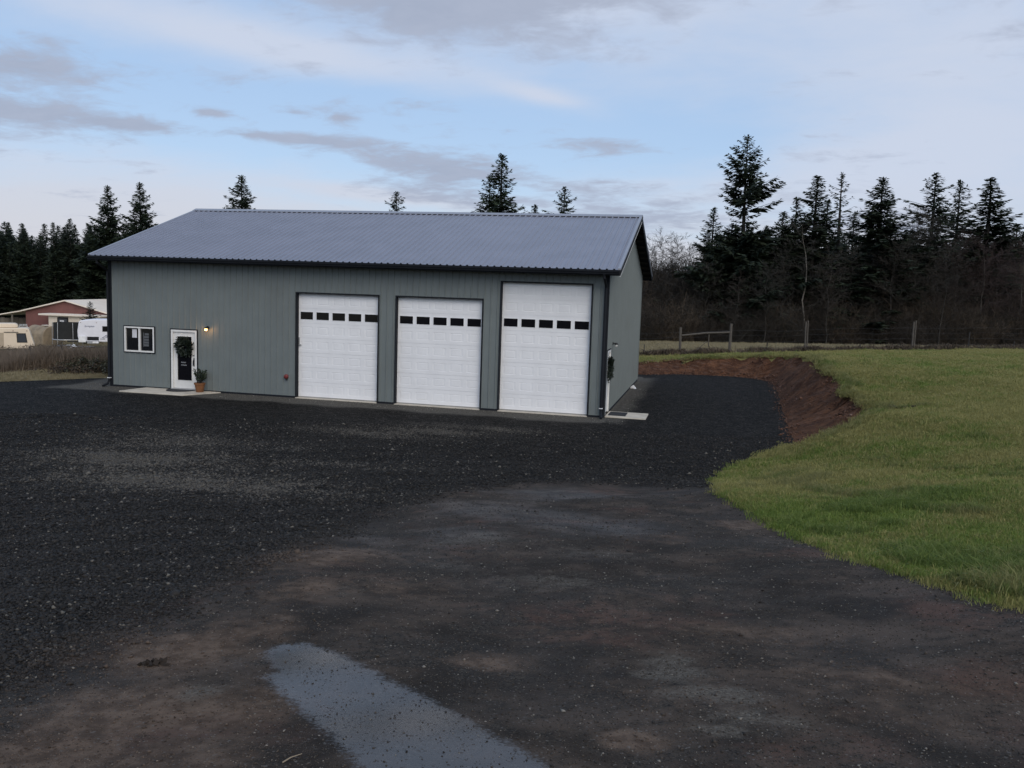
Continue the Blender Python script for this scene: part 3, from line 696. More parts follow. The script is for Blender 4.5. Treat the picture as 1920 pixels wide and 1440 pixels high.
def side_door():
    y0, y1, top = SD; f = .07
    mb = MB(); mb.box(-.02, .032, y0-.03, y0, -.02, top); mb.box(-.02, .032, y1, y1+.03, -.02, top); mb.box(-.02, .032, y0-.03, y1+.03, top, top+.035)
    d = bpart(mb, 'side_door', 'charcoal_trim'); d['label'] = 'white panel door in the right gable wall'
    mb = MB(); mb.box(-.09, .03, y0, y0+f, 0, top); mb.box(-.09, .03, y1-f, y1, 0, top); mb.box(-.09, .03, y0+f, y1-f, top-f, top); mb.build('door_frame', 'frame_white', d)
    mb = MB(); mb.box(-.06, -.02, y0+f+.003, y1-f-.003, .03, top-f-.003); mb.box(-.02, -.012, y0+.2, y1-.2, .2, .9); mb.box(-.02, -.012, y0+.2, y1-.2, 1.05, 1.85); mb.build('door_leaf', 'frame_white', d)
    mb = MB(); mb.tube([(-.02, y1-f-.08, 1.0), (.03, y1-f-.08, 1.0), (.035, y1-f-.18, 1.0)], .014, 6); mb.build('handle', 'iron_black', d)
side_door()

# wall lamps
def wall_lamp(loc, rz, lit, label):
    o = tag(empty('wall_lamp', loc, rz), label, 'lamp')
    mb = MB(); mb.lathe([(0, 0), (.055, 0), (.06, .02), (.0, .02)], 12); me = mb.mesh('back_plate', 'iron_black'); p = link('back_plate', me, o); p.rotation_euler = (R(90), 0, 0); p.location = (0, -.021, 0)
    mb = MB(); mb.tube([(0, -.04, 0), (0, -.10, .02), (0, -.13, .0)], .016, 6); mb.build('arm', 'iron_black', o)
    mb = MB(); mb.lathe([(.012, .03), (.05, .02), (.075, -.03), (.07, -.03), (.046, .012), (.01, .02)], 12, (0, -.14, 0)); mb.build('hood', 'iron_black', o, smooth=True)
    mb = MB(); mb.lathe([(.001, -.015), (.035, -.02), (.052, -.05), (.048, -.085), (.025, -.11), (.001, -.115)], 12, (0, -.14, 0)); mb.build('globe', 'lamp_glow' if lit else 'frame_white', o, smooth=True)
    if lit:
        ld = bpy.data.lights.new('lamp_light', 'POINT'); ld.energy = 3.0; ld.color = (1, .52, .20); ld.shadow_soft_size = .05
        lo = bpy.data.objects.new('lamp_light', ld); COL.objects.link(lo); lo.parent = o; lo.location = (0, -.22, -.09)
wall_lamp((-14.36, -.02, 2.30), 0, True, 'lit wall lamp beside the glazed entry door')
wall_lamp((.02, 1.62, 2.30), R(90), False, 'unlit wall lamp above the side door on the gable wall')

# small fitting on the wall
def wall_fitting():
    o = tag(empty('wall_fitting', (-11.27, -.02, .70)), 'small red fitting on the wall left of the overhead doors', 'fitting')
    mb = MB(); mb.lathe([(0, 0), (.075, 0), (.08, .02), (.08, .07), (.06, .09), (0, .09)], 12); p = mb.build('cap', 'red_box', o, smooth=True); p.rotation_euler = (R(90), 0, 0)
    mb = MB(); mb.tube([(0, -.03, -.07), (0, -.03, -.13)], .03, 8); mb.build('outlet', 'iron_black', o)
wall_fitting()

# concrete landings
def slab(name, poly, z0, z1, label):
    mb = MB(); mb.prism(poly, 'z', z0, z1); o = mb.build(name, 'concrete'); tag(o, label, 'slab')
    bv = o.modifiers.new('b', 'BEVEL'); bv.width = .012; bv.segments = 2
slab('concrete_landing', [(-17.12, -1.30), (-14.60, -1.30), (-13.85, -.045), (-16.9, -.045)], -.09, -.008, 'pale concrete landing in front of the glazed entry door')
slab('concrete_landing', [(.05, .12), (1.38, .12), (1.38, 1.36), (.05, 1.36)], -.09, -.004, 'small concrete landing at the side door')
def half_mat(x, w, d):
    mb = MB(); pts = [(x-w/2, -.11), (x+w/2, -.11)]+[(x+w/2*math.cos(t), -.12-d*math.sin(t)) for t in np.linspace(0, math.pi, 14)]
    mb.prism(pts, 'z', -.007, .010); return tag(mb.build('door_mat', 'mat_rubber'), 'black half round door mat in front of the glazed entry door', 'mat')
half_mat(-15.36, 1.05, .62)
mb = MB(); mb.box(.12, .70, .34, 1.16, -.003, .012); tag(mb.build('door_mat', 'mat_rubber'), 'black rectangular mat on the side door landing', 'mat')

# leaves
def leaf_cloud(pts, dirs, ln, wd, jitter=.3):
    n = len(pts); d = np.asarray(dirs, float); d = d+RNG.normal(0, jitter, d.shape); d /= np.linalg.norm(d, axis=1)[:, None]+1e-9
    s = np.cross(d, RNG.normal(0, 1, d.shape)); s /= np.linalg.norm(s, axis=1)[:, None]+1e-9
    ln = np.asarray(ln)*RNG.uniform(.7, 1.3, n); wd = np.asarray(wd)*RNG.uniform(.7, 1.3, n)
    p = np.asarray(pts, float); L = d*ln[:, None]; Wd = s*wd[:, None]
    V = np.stack([p, p+L*.5+Wd*.5, p+L, p+L*.5-Wd*.5], 1).reshape(-1, 3); F = np.arange(4*n).reshape(-1, 4)
    return V, F
def wreath(loc, rz, rad, label):
    o = tag(empty('wreath', loc, rz), label, 'wreath')
    n = 900; t = RNG.uniform(0, 2*math.pi, n); rr = rad*RNG.normal(.66, .20, n)
    P = np.stack([rr*np.cos(t), -.02-RNG.uniform(0, .09, n), rr*np.sin(t)], 1); D = np.stack([np.cos(t)-.6*np.sin(t), -.5+0*t, np.sin(t)+.6*np.cos(t)], 1)
    V, F = leaf_cloud(P, D, .13, .05, .5); link('foliage', np_mesh('foliage', V, F, 'wreath_leaf'), o)
    mb = MB(); mb.box(-.012, .012, -.02, -.012, rad*.7, rad*1.25); mb.build('hanger', 'sign_grey', o)
wreath((-15.30, .0, 1.56), 0, .29, 'dark leafy wreath hanging on the glazed entry door')
wreath((.0, .82, 1.52), R(90), .32, 'dark leafy wreath hanging on the side door')
def pot():
    p = (-14.50, -.36, -.008); o = tag(empty('potted_plant', p), 'terracotta pot with a leafy shrub on the entry landing', 'plant')
    mb = MB(); mb.lathe([(0, 0), (.15, 0), (.205, .30), (.225, .30), (.23, .37), (.20, .37), (.185, .31), (0, .31)], 22); mb.build('pot', 'terracotta', o, smooth=False)
    mb = MB(); mb.lathe([(0, .335), (.192, .33)], 16); mb.build('soil', 'soil', o)
    o.scale = (.86, .86, .9); st = MB(); P = []; D = []
    for i in range(16):
        a = RNG.uniform(0, 6.28); rr = RNG.uniform(.06, .34); h = RNG.uniform(.28, .62); e = np.array([rr*math.cos(a), rr*math.sin(a), .33+h]); b = np.array([.05*math.cos(a), .05*math.sin(a), .33])
        st.tube([b, (b+e)/2+np.array([0, 0, .05]), e], [.009, .006, .003], 5)
        for q in np.linspace(.35, 1.05, 22): P.append(b+(e-b)*q+RNG.normal(0, .025, 3)); D.append(np.array([math.cos(a+RNG.normal(0, 1.2)), math.sin(a+RNG.normal(0, 1.2)), .4]))
    st.build('stems', 'bark_fir', o); V, F = leaf_cloud(P, D, .10, .055, .4); link('foliage', np_mesh('foliage', V, F, 'leaf_dark'), o)
pot()
def splash():
    p = plane_hit(1186, 727, PADZ); mb = MB(); mb.add([(0,0,0),(.55,-.25,0),(.62,.35,0),(.05,.5,0),(.02,.02,.14),(.50,-.22,.05),(.56,.3,.05),(.05,.46,.14),(.30,.1,.33)], [(0,1,5,4),(1,2,6,5),(2,3,7,6),(3,0,4,7),(4,5,8),(5,6,8),(6,7,8),(7,4,8)])
    o = mb.build('splash_block', 'white_plastic', loc=(.03, p[1]-.3, PADZ-.01)); o.scale = (.42, .42, .5); tag(o, 'white wedge shaped block at the foot of the gable wall', 'block')
splash()

# ---------------------------------------------------------------- loose stones lying on the gravel
OCT = np.array([(1,0,0),(-1,0,0),(0,1,0),(0,-1,0),(0,0,1),(0,0,-1)], float)
OCF = np.array([(0,2,4),(2,1,4),(1,3,4),(3,0,4),(2,0,5),(1,2,5),(3,1,5),(0,3,5)])
def stones(name, P, size, mat, label, flat=.6):
    n = len(P); base = OCT[None]*RNG.uniform(.55, 1.25, (n, 6, 1))+RNG.normal(0, .16, (n, 6, 3))
    base[:, :, 2] *= flat
    a = RNG.uniform(0, 6.28, n); t = RNG.normal(0, .35, n); ca, sa, ct, st = np.cos(a), np.sin(a), np.cos(t), np.sin(t)
    x, y, z = base[..., 0], base[..., 1], base[..., 2]
    y, z = y*ct[:, None]-z*st[:, None], y*st[:, None]+z*ct[:, None]
    x, y = x*ca[:, None]-y*sa[:, None], x*sa[:, None]+y*ca[:, None]
    V = np.stack([x, y, z], -1)*np.asarray(size)[:, None, None]+P[:, None]
    F = (OCF[None]+(np.arange(n)*6)[:, None, None]).reshape(-1, 3)
    me = np_mesh(name, V.reshape(-1, 3), F, mat); a = me.attributes.new('dust', 'FLOAT', 'POINT'); a.data.foreach_set('value', np.repeat(dustf(P[:, 0], P[:, 1]), 6).astype(np.float32)); a = me.attributes.new('earthy', 'FLOAT', 'POINT'); a.data.foreach_set('value', np.repeat(blobs(EARTH, P[:, 0], P[:, 1]), 6).astype(np.float32))
    return tag(link(name, me), label, kind='stuff')
def rock_mat(name, lo, hi, pale, frac):
    k = NT(name); g = k.n('ShaderNodeNewGeometry'); r = g.outputs['Random Per Island']
    c = k.mix(r, lo, hi); w = k.n('ShaderNodeTexWhiteNoise'); w.noise_dimensions = '1D'; k.l(r, w.inputs['W'])
    c = k.mix(k.ramp(w.outputs['Value'], 1-frac, 1-frac+.01), c, pale)
    big = k.noise(k.pos(), .33, 5, .6); mid = k.noise(k.pos(), 1.3, 5, .62)
    w2 = k.n('ShaderNodeTexWhiteNoise'); w2.noise_dimensions = '1D'; k.l(k.m('ADD', r, 3.7), w2.inputs['W'])
    dusty = k.ramp(k.m('ADD', k.m('MULTIPLY', k.attr('dust'), k.ramp(mid, .25, .5)), k.m('MULTIPLY', k.m('SUBTRACT', w2.outputs['Value'], .8), .9)), .05, .4); c = k.mix(k.m('MULTIPLY', dusty, .62), c, pale)
    c = k.mix(k.m('MULTIPLY', k.attr('earthy'), .75), c, k.mix(r, (.048, .031, .021), (.165, .115, .083)))
    k.set('Base Color', c).set('Roughness', .75).set('Specular IOR Level', .3); MATS[name] = k.mat
rock_mat('rock_dark', (.0062, .0052, .0043), (.025, .0218, .0188), (.125, .113, .094), .03)
rock_mat('rock_chip', (.013, .0105, .0083), (.064, .053, .042), (.19, .175, .15), .07)
rock_mat('rock_pale', (.04, .037, .032), (.15, .14, .122), (.30, .28, .25), .06)
def scatter_stones():
    n = 330000; d = 3.0*np.exp(RNG.uniform(0, math.log(26/3.0), n)); r = RNG.uniform(-.66, .55, n)*d
    x, y = to_xy(r, d); g = sdist(GR, x, y); dw = sdist(DW, x, y)+.12*vnoise(x, y, 2.6, 1)
    inb = (x < .1) & (x > -18.5) & (y > -.08); land = (x > -17.2) & (x < -13.8) & (y > -1.35)
    apron = np.maximum(np.maximum(-18.6-x, x*1.5), np.maximum(-y, y-13))+.25*vnoise(x, y, 1.7, 4)
    keep = (apron > .85+.3*RNG.random(n)) & (g < -.05) & (dw > -.22*np.abs(RNG.normal(0, 1, n))*(RNG.random(n) < .5)) & ~inb & ~land
    x, y, d = x[keep], y[keep], d[keep]; s = (.0066+.00092*d)*RNG.uniform(.6, 1.5, len(x))
    s = np.minimum(s, .027)*np.exp(RNG.normal(0, .28, len(x))); sel = RNG.random(len(x)) < .72; x, y, s = x[sel], y[sel], s[sel]
    P = np.stack([x, y, H(x, y)+s*.18], 1); stones('loose_gravel', P, s, 'rock_dark', 'dark crushed rock scattered over the yard')
    n = 115000; d = 2.6*np.exp(RNG.uniform(0, math.log(16/2.6), n)); r = RNG.uniform(-.66, .66, n)*d; x, y = to_xy(r, d)
    keep = (sdist(DW, x, y) < .25) & (sdist(GR, x, y) < .05) & ((sdist(PU, x, y) > .03) | (RNG.random(n) < .16)); x, y, d = x[keep], y[keep], d[keep]; s = (.0020+.00040*d)*np.exp(RNG.normal(0, .45, len(x)))
    P = np.stack([x, y, H(x, y)+s*.2], 1); stones('gravel_chips', P, s, 'rock_chip', 'small pale chips of stone on the worn driveway')
    n = 30000; x = RNG.uniform(-19.5, 3.2, n); y = RNG.uniform(-1.8, 9, n); ap = np.maximum(np.maximum(-18.6-x, x*1.5), np.maximum(-y, y-13))+.25*vnoise(x, y, 1.7, 4)
    keep = (ap > .06) & (ap < 1.0+.3*RNG.random(n)) & ~((x > -17.3) & (x < -13.7) & (y > -1.4)) & ~((x > 0) & (x < 1.5) & (y < 1.5) & (y > 0)) & (sdist(GR, x, y) < -.1); x, y = x[keep], y[keep]; s = RNG.uniform(.008, .022, len(x))
    P = np.stack([x, y, H(x, y)+s*.2], 1); stones('apron_gravel', P, s, 'rock_pale', 'paler fine gravel strip along the foot of the building')
scatter_stones()

def clods():
    n = 6500; t = RNG.random(n); i = RNG.integers(0, len(_bot)-1, n); B = np.array(_bot); p = B[i]+(B[i+1]-B[i])*t[:, None]; e = B[i+1]-B[i]; nr = np.stack([e[:, 1], -e[:, 0]], 1); nr /= np.linalg.norm(nr, axis=1)[:, None]
    off = RNG.choice([0, 1, 2], n, p=[.42, .16, .42]); q = np.where(off == 0, RNG.normal(.05, .16, n), np.where(off == 1, RNG.uniform(0, 1.7, n), RNG.normal(1.65, .18, n)))
    x, y = p[:, 0]-nr[:, 0]*q, p[:, 1]-nr[:, 1]*q; sd = sdist(PAD, x, y); keep = (sd > -.35) & (sd < 2.2); x, y = x[keep], y[keep]; s = .018*np.exp(RNG.normal(0, .55, len(x)))
    stones('earth_clods', np.stack([x, y, H(x, y)+s*.3], 1), np.minimum(s, .07), 'clod', 'clods of red earth crumbled over the cut bank', .8)
rock_mat('clod', (.045, .020, .012), (.15, .075, .045), (.20, .13, .10), .05)
clods()

# ---------------------------------------------------------------- instanced tufts (stuff)
SRC = bpy.data.collections.new('scatter_sources')
def scatter(name, P, rotz, scl, templates, label, tilt=.0):
    n = len(P); me = bpy.data.meshes.new(name); me.vertices.add(n); me.vertices.foreach_set('co', np.asarray(P, np.float32).ravel())
    rot = np.zeros((n, 3), np.float32); rot[:, 2] = rotz; rot[:, 0] = RNG.normal(0, tilt, n); rot[:, 1] = RNG.normal(0, tilt, n)
    a = me.attributes.new('rot', 'FLOAT_VECTOR', 'POINT'); a.data.foreach_set('vector', rot.ravel())
    scl = np.asarray(scl, np.float32); scl = np.repeat(scl[:, None], 3, 1) if scl.ndim == 1 else scl
    a = me.attributes.new('scl', 'FLOAT_VECTOR', 'POINT'); a.data.foreach_set('vector', scl.ravel())
    a = me.attributes.new('pick', 'INT', 'POINT'); a.data.foreach_set('value', RNG.integers(0, len(templates), n).astype(np.int32))
    c = bpy.data.collections.new(name+'_source')
    for i, t in enumerate(templates):
        o = bpy.data.objects.new('%s_source_%02d' % (name, i), t); c.objects.link(o)
    o = link(name, me); g = bpy.data.node_groups.new(name, 'GeometryNodeTree')
    g.interface.new_socket('Geometry', in_out='INPUT', socket_type='NodeSocketGeometry'); g.interface.new_socket('Geometry', in_out='OUTPUT', socket_type='NodeSocketGeometry')
    N = g.nodes.new; gi, go = N('NodeGroupInput'), N('NodeGroupOutput'); ci = N('GeometryNodeCollectionInfo'); ci.inputs[0].default_value = c
    ci.inputs['Separate Children'].default_value = True; ci.inputs['Reset Children'].default_value = True
    ip = N('GeometryNodeInstanceOnPoints'); ip.inputs['Pick Instance'].default_value = True
    def na(nm, ty):
        q = N('GeometryNodeInputNamedAttribute'); q.data_type = ty; q.inputs[0].default_value = nm; return q.outputs[0]
    g.links.new(gi.outputs[0], ip.inputs['Points']); g.links.new(ci.outputs[0], ip.inputs['Instance'])
    g.links.new(na('rot', 'FLOAT_VECTOR'), ip.inputs['Rotation']); g.links.new(na('scl', 'FLOAT_VECTOR'), ip.inputs['Scale']); g.links.new(na('pick', 'INT'), ip.inputs['Instance Index'])
    g.links.new(ip.outputs[0], go.inputs[0])
    md = o.modifiers.new('scatter', 'NODES'); md.node_group = g
    return tag(o, label, kind='stuff')
def tuft(name, n, h, spread, w, mat, lean=.5, seed=0):
    rg = np.random.default_rng(seed); V = []; F = []
    for i in range(n):
        a = rg.uniform(0, 6.28); rr = spread*math.sqrt(rg.random()); b = np.array([rr*math.cos(a), rr*math.sin(a), -.01]); hh = h*rg.uniform(.5, 1.15); la = rg.uniform(0, 6.28); ll = hh*lean*abs(rg.normal(.5, .5))
        dr = np.array([math.cos(la), math.sin(la), 0]); sd = np.array([-math.sin(la+rg.normal(0, .8)), math.cos(la), 0])*w*rg.uniform(.7, 1.3)
        m1 = b+dr*ll*.3+np.array([0, 0, hh*.6]); tp = b+dr*ll+np.array([0, 0, hh*(1-.25*min(1, ll/hh))])
        k = len(V); V += [b-sd/2, b+sd/2, m1+sd*.4, m1-sd*.4, tp]; F += [(k, k+1, k+2), (k, k+2, k+3), (k+3, k+2, k+4)]
    return np_mesh(name, V, F, mat)
def blade_mat(name, a, b, dry, dryfrac):
    k = NT(name); oi = k.n('ShaderNodeObjectInfo'); r = oi.outputs['Random']; v = k.pos()
    big = k.noise(v, .23, 5, .62); mid = k.noise(v, 1.1, 5, .65)
    c = k.mix(r, a, b); f = k.ramp(k.m('ADD', k.m('ADD', k.m('ADD', big, k.m('MULTIPLY', mid, .55)), far_dry(k)), k.m('MULTIPLY', k.m('SUBTRACT', r, .5), .25)), .84-dryfrac, 1.0-dryfrac)
    c = k.mix(k.m('MULTIPLY', f, .85), c, dry)
    k.set('Base Color', c).set('Roughness', .6).set('Specular IOR Level', .3)
    tr = k.n('ShaderNodeBsdfTranslucent'); k.l(c, tr.inputs[0]); ms = k.n('ShaderNodeMixShader'); ms.inputs[0].default_value = .38
    k.l(k.b.outputs[0], ms.inputs[1]); k.l(tr.outputs[0], ms.inputs[2]); k.l(ms.outputs[0], k.nt.nodes['Material Output'].inputs[0])
    MATS[name] = k.mat
blade_mat('grass_blade', (.125, .180, .032), (.205, .270, .058), (.31, .27, .10), .16)
blade_mat("grass_deep", (.095, .142, .030), (.170, .222, .052), (.23, .21, .085), .12)
blade_mat('grass_pale', (.17, .15, .075), (.28, .24, .135), (.30, .25, .15), .3)
blade_mat('grass_straw', (.13, .095, .066), (.30, .23, .165), (.20, .155, .115), .2)
T_short = [tuft('short_tuft', 26, .055, .10, .006, 'grass_blade', .9, s) for s in range(4)]
T_tall = [tuft('tall_tuft', 34, .125, .11, .007, 'grass_deep', .9, s+10) for s in range(4)]
T_pale = [tuft('pale_tuft', 26, .11, .22, .012, 'grass_pale', .8, s+20) for s in range(3)]
T_straw = [tuft('straw_tuft', 44, 1.0, .35, .018, 'grass_straw', .55, s+30) for s in range(4)]
def lawn_points(n, d0, d1):
    d = d0*np.exp(RNG.uniform(0, math.log(d1/d0), n)); r = RNG.uniform(.12, 1.7, n)*d; x, y = to_xy(r, d)
    g = sdist(GR, x, y)-.06*vnoise(x, y, 3.5, 7); pad = sdist(PAD, x, y)
    keep = ((r < .66*d) | (RNG.random(n) < .45)) & (g > -.03-.10*np.abs(RNG.normal(0, 1, n))*(RNG.random(n) < .35)) & ((pad > bank_width(x, y)*.95) | (d < 22.6) | (natural(*to_rd(x, y)) < .14) | (x < 5.6) & (d < 26)) & (d < FENCE_D-.3)
    return x[keep], y[keep], d[keep], g[keep]
def lawn():
    x, y, d, g = lawn_points(440000, 4.5, 49)
    s = np.clip(.55+d*.055, .8, 2.6)*RNG.uniform(.7, 1.35, len(x)); sc = np.stack([s, s, s*np.clip(1.25-d*.022, .45, 1.2)], 1)
    scatter('lawn_grass', np.stack([x, y, H(x, y)], 1), RNG.uniform(0, 6.28, len(x)), sc, T_short, 'short green grass covering the lawn on the right', .15)
    x, y, d, g = lawn_points(260000, 4.5, 19)
    dens = vnoise(x, y, 1.1, 21)+.5*vnoise(x, y, 2.9, 22)
    keep = (dens > .30-.6*np.exp(-((g-1.3)/.8)**2)+.02*d) & (g > .05)
    x, y, d = x[keep], y[keep], d[keep]; s = RNG.uniform(.55, 1.2, len(x))
    scatter('tall_grass', np.stack([x, y, H(x, y)], 1), RNG.uniform(0, 6.28, len(x)), s, T_tall, 'longer unmown grass clumps along the driveway edge', .25)
    # turf hanging over the lip of the bank
    n = 30000; x = RNG.uniform(2, 16, n); y = RNG.uniform(-6, 20, n); lip = sdist(PAD, x, y)-bank_width(x, y); r, d = to_rd(x, y)
    keep = (np.abs(lip-.02) < .14) & (r > .1*d) & (natural(r, d) > .2) & (sdist(GR, x, y) > .1); x, y = x[keep], y[keep]
    scatter('overhanging_turf', np.stack([x, y, H(x, y)+.02], 1), RNG.uniform(0, 6.28, len(x)), RNG.uniform(.8, 1.7, len(x)), T_tall, 'ragged turf hanging over the lip of the bank', .5)
lawn()
def dry_strip():
    n = 26000; d = RNG.uniform(50.3, 80, n); r = RNG.uniform(.05, 1.1, n)*d; x, y = to_xy(r, d)
    scatter('pasture_tufts', np.stack([x, y, H(x, y)], 1), RNG.uniform(0, 6.28, n), RNG.uniform(.7, 1.6, n), T_pale, 'pale dry tufts of the pasture beyond the fence', .2)
    # weeds along the fence line
    n = 2600; r = RNG.uniform(4.5, 33, n); x, y = to_xy(r, FENCE_D+RNG.normal(0, .35, n)); w = .5+.5*np.sin(r*.9)+.4*np.sin(r*2.3+1)
    keep = RNG.random(n) < np.clip(w, .15, 1); x, y = x[keep], y[keep]
    T = [tuft('weed_tuft', 30, .34, .22, .03, 'weed_brown', 1.0, s+50) for s in range(3)]
    scatter('fence_weeds', np.stack([x, y, H(x, y)], 1), RNG.uniform(0, 6.28, len(x)), RNG.uniform(.4, 1.15, len(x)), T, 'dark brown weeds growing along the fence', .3)
dry_strip()

# ---------------------------------------------------------------- trees
def conifer_meshes(name, h, rad, seed, density=1.0, prof=None, droop=.25, clear=.06, spray=.55, tip=.02, thin=False):
    """trunk and crown of a fir: whorled boughs hung with needle sprays"""
    rg = np.random.default_rng(seed); tr = MB(); bend = rg.normal(0, .012*h, 2)
    def axis(t): return np.array([bend[0]*math.sin(t*2.2), bend[1]*math.sin(t*1.7), h*t])
    ts = np.linspace(0, 1, 9); tr.tube([axis(t) for t in ts], [max(.02, .016*h*(1-t)**.85) for t in ts], 7)
    if prof is None: prof = [(clear, .72), (.18, 1.0), (.4, .86), (.62, .60), (.8, .36), (.93, .15), (1.0, .02)]
    px, py = zip(*prof); P = []; D = []; Ln = []; BV = MB()
    nb = int((h*8.5+30)*density)
    for i in range(nb):
        t = clear+(1-clear)*(i+rg.random())/nb; t = min(t, .995)
        a = i*2.399+rg.normal(0, .5); L = rad*np.interp(t, px, py)*rg.uniform(.55, 1.15)*(1+.16*math.sin(a+7*t+seed))*(1.25 if rg.random() < .08 else 1)
        if t < .9 and math.sin(2*a+9*t+seed*1.7)+.6*math.sin(23*t+seed) > 1.05: L *= .45
        if L < .12: L = .12
        up = np.interp(t, [0, .5, .85, 1], [-droop, -droop*.4, .35, 1.1]); dr = np.array([math.cos(a), math.sin(a), 0])
        b = axis(t); q = np.linspace(0, 1, 6)
        pts = [b+dr*L*s+np.array([0, 0, L*(up*s+ (.22*s*s if t < .85 else 0) - .12*math.sin(s*3.1)*droop)]) for s in q]
        BV.tube(pts[::5] if not thin else pts, [.012*h*.12+.012, .012] if not thin else [.035, .03, .025, .02, .016, .012], 3, cap=False)
        m = max(4, int(L*(13 if not thin else 3.5)*density/.55*(spray)))
        for s in np.linspace(.10, 1.0, m):
            kf = s*5; k0 = min(4, int(kf)); p = pts[k0]+(pts[k0+1]-pts[k0])*(kf-k0); side = np.array([-dr[1], dr[0], 0])
            for sg in (-1, 1):
                wd = L*.34*(1-s*.75)+.12
                P.append(p+rg.normal(0, .05, 3)); D.append(dr*.75+side*sg*rg.uniform(.4, 1.0)+np.array([0, 0, rg.normal(-.18, .22)])); Ln.append(wd*rg.uniform(.7, 1.25)+.12)
        P.append(pts[-1]); D.append(pts[-1]-pts[-2]); Ln.append(.35)
    for s in np.linspace(.93, 1.0, 10):
        for _ in range(3): P.append(axis(s)); D.append(np.array([rg.normal(0, .5), rg.normal(0, .5), .8])); Ln.append(.3+.0*s)
    P = np.array(P); D = np.array(D); Ln = np.array(Ln); n = len(P)
    d = D+rg.normal(0, .12, D.shape); d /= np.linalg.norm(d, axis=1)[:, None]; sd = np.cross(d, np.array([0, 0, 1.0])+rg.normal(0, .55, (n, 3))); sd /= np.linalg.norm(sd, axis=1)[:, None]+1e-9
    wv = sd*(Ln*.30+.04)[:, None]*.5
    V = np.stack([P, P+d*(Ln*.45)[:, None]+wv, P+d*Ln[:, None], P+d*(Ln*.45)[:, None]-wv], 1).reshape(-1, 3); F = np.arange(4*n).reshape(-1, 4)
    V = np.concatenate([V, np.array(BV.v)]); F = np.concatenate([F, np.array(BV.f)+4*n])
    return tr.mesh('trunk', 'bark_fir', True), np_mesh('crown', V, F, 'fir_needles')
TALL = [(.05, .7), (.14, .95), (.28, 1.08), (.38, 1.0), (.46, .80), (.53, .62), (.56, .22), (.60, .20), (.63, .42), (.69, .47), (.77, .41), (.86, .28), (.94, .14), (1, .02)]
FIRS = [conifer_meshes('fir', 20, 3.6, 1, 1.15), conifer_meshes('fir', 20, 3.1, 2, 1.0), conifer_meshes('fir', 20, 2.7, 3, 1.2), conifer_meshes('fir', 20, 4.2, 4, .95, droop=.4), conifer_meshes('fir', 20, 3.3, 5, .8),
        conifer_meshes('fir', 20, 3.9, 12, .8, droop=.12)]
TALLFIR = conifer_meshes('fir', 24, 6.9, 6, .70, TALL, droop=.05)
DEADFIR = conifer_meshes('fir', 20, 3.1, 8, .45, None, .1, thin=True)
def fir(px, ptop, dist, variant, label, group=None, wide=1.0, mesh=None, nominal=20.0):
    b = at_dist(px, 600, dist); top = at_dist(px, ptop, dist); z0 = gz(b[0], b[1])-.1
    o = tag(empty('fir_tree', (top[0], top[1], z0), random.uniform(0, 6.28)), label, 'tree', group)
    h = top[2]-z0; k = h/nominal; t, c = mesh if mesh else FIRS[variant]
    link('trunk', t, o); link('crown', c, o); o.scale = (k*wide, k*wide, k)
    return o
fir(1414, 256, 85, 0, 'tallest fir of the wood, standing right of the building', 'firs in the right hand wood', 1.15, TALLFIR, 24.0)
RW = 'firs in the right hand wood'; LW = 'firs in the left hand wood'; BW = 'firs showing above the roof ridge'
for a in ((1336,392,86,4,'small fir at the left foot of the tallest fir',.9),(1372,420,85.5,3,'low broad fir just left of the tallest fir',1.1),(1467,398,86,1,'short fir just right of the tallest fir',1.0),(1493,372,87,4,'thin fir left of the second tallest fir clump',.8),
          (1532,330,86,1,'pointed fir between the tallest fir and the bare dead fir',1.05),(1553,378,98,4,'thin fir hidden behind the bare dead fir',.9),(1657,336,85,0,'full pointed fir standing alone right of the bare dead fir',1.05),
          (1759,326,88,5,'leftmost fir of the group of three on the right',.95),(1795,340,97,4,'middle fir of the group of three on the right',.9),(1831,337,89,2,'rightmost fir of the group of three on the right',1.25),
          (1873,430,108,2,'small far fir left of the picture edge',.8),(1908,420,106,1,'small far fir at the right picture edge',.9),(1610,400,104,4,'far fir behind the bare dead fir on its right',.9),(1700,440,92,3,'low dark fir between the lone fir and the group of three',1.2),(1440,430,88,3,'low dark fir behind the tallest fir',1.1)):
    fir(a[0], a[1], a[2], a[3], a[4], RW, a[5]*1.75)
o = fir(1580, 325, 90, 0, 'bare dead fir with thin open branches on the right', RW, 1.5, DEADFIR, 20.0)
for a in ((18,462,128,1,'small fir at the left picture edge'),(46,434,126,0,'second fir from the left picture edge'),(71,440,130,4,'thin fir third from the left picture edge'),(102,419,124,2,'narrow fir fourth from the left picture edge'),
          (131,411,126,1,'fir left of the lean close pair, fifth from the left edge'),(148,423,129,2,'fir sixth from the left picture edge'),(167,424,123,4,'fir just left of the tall pair by the roof'),(201,350,120,0,'left one of the tall pair of firs beside the roof'),(261,344,118,0,'right one of the tall pair of firs beside the roof'),(232,420,122,3,'low fir between the tall pair beside the roof'),
          (-25,450,124,0,'fir cut by the left picture edge'),(300,430,124,3,'low fir half behind the left roof edge')):
    fir(a[0], a[1], a[2], a[3], a[4], LW, 1.3 if a[3] in (0, 3) else 1.15)
for a in ((455,332,105,0,'fir above the left part of the roof ridge'),(741,362,118,5,'small fir tip above the middle of the roof ridge'),(911,330,112,4,'shorter fir of the pair above the roof ridge'),(943,290,108,1,'taller fir of the pair above the roof ridge'),(994,386,125,2,'tiny fir tip above the ridge right of the pair'),(1060,352,104,5,'ragged fir above the right end of the roof ridge')):
    fir(a[0], a[1], a[2], a[3], a[4], BW, 1.5)

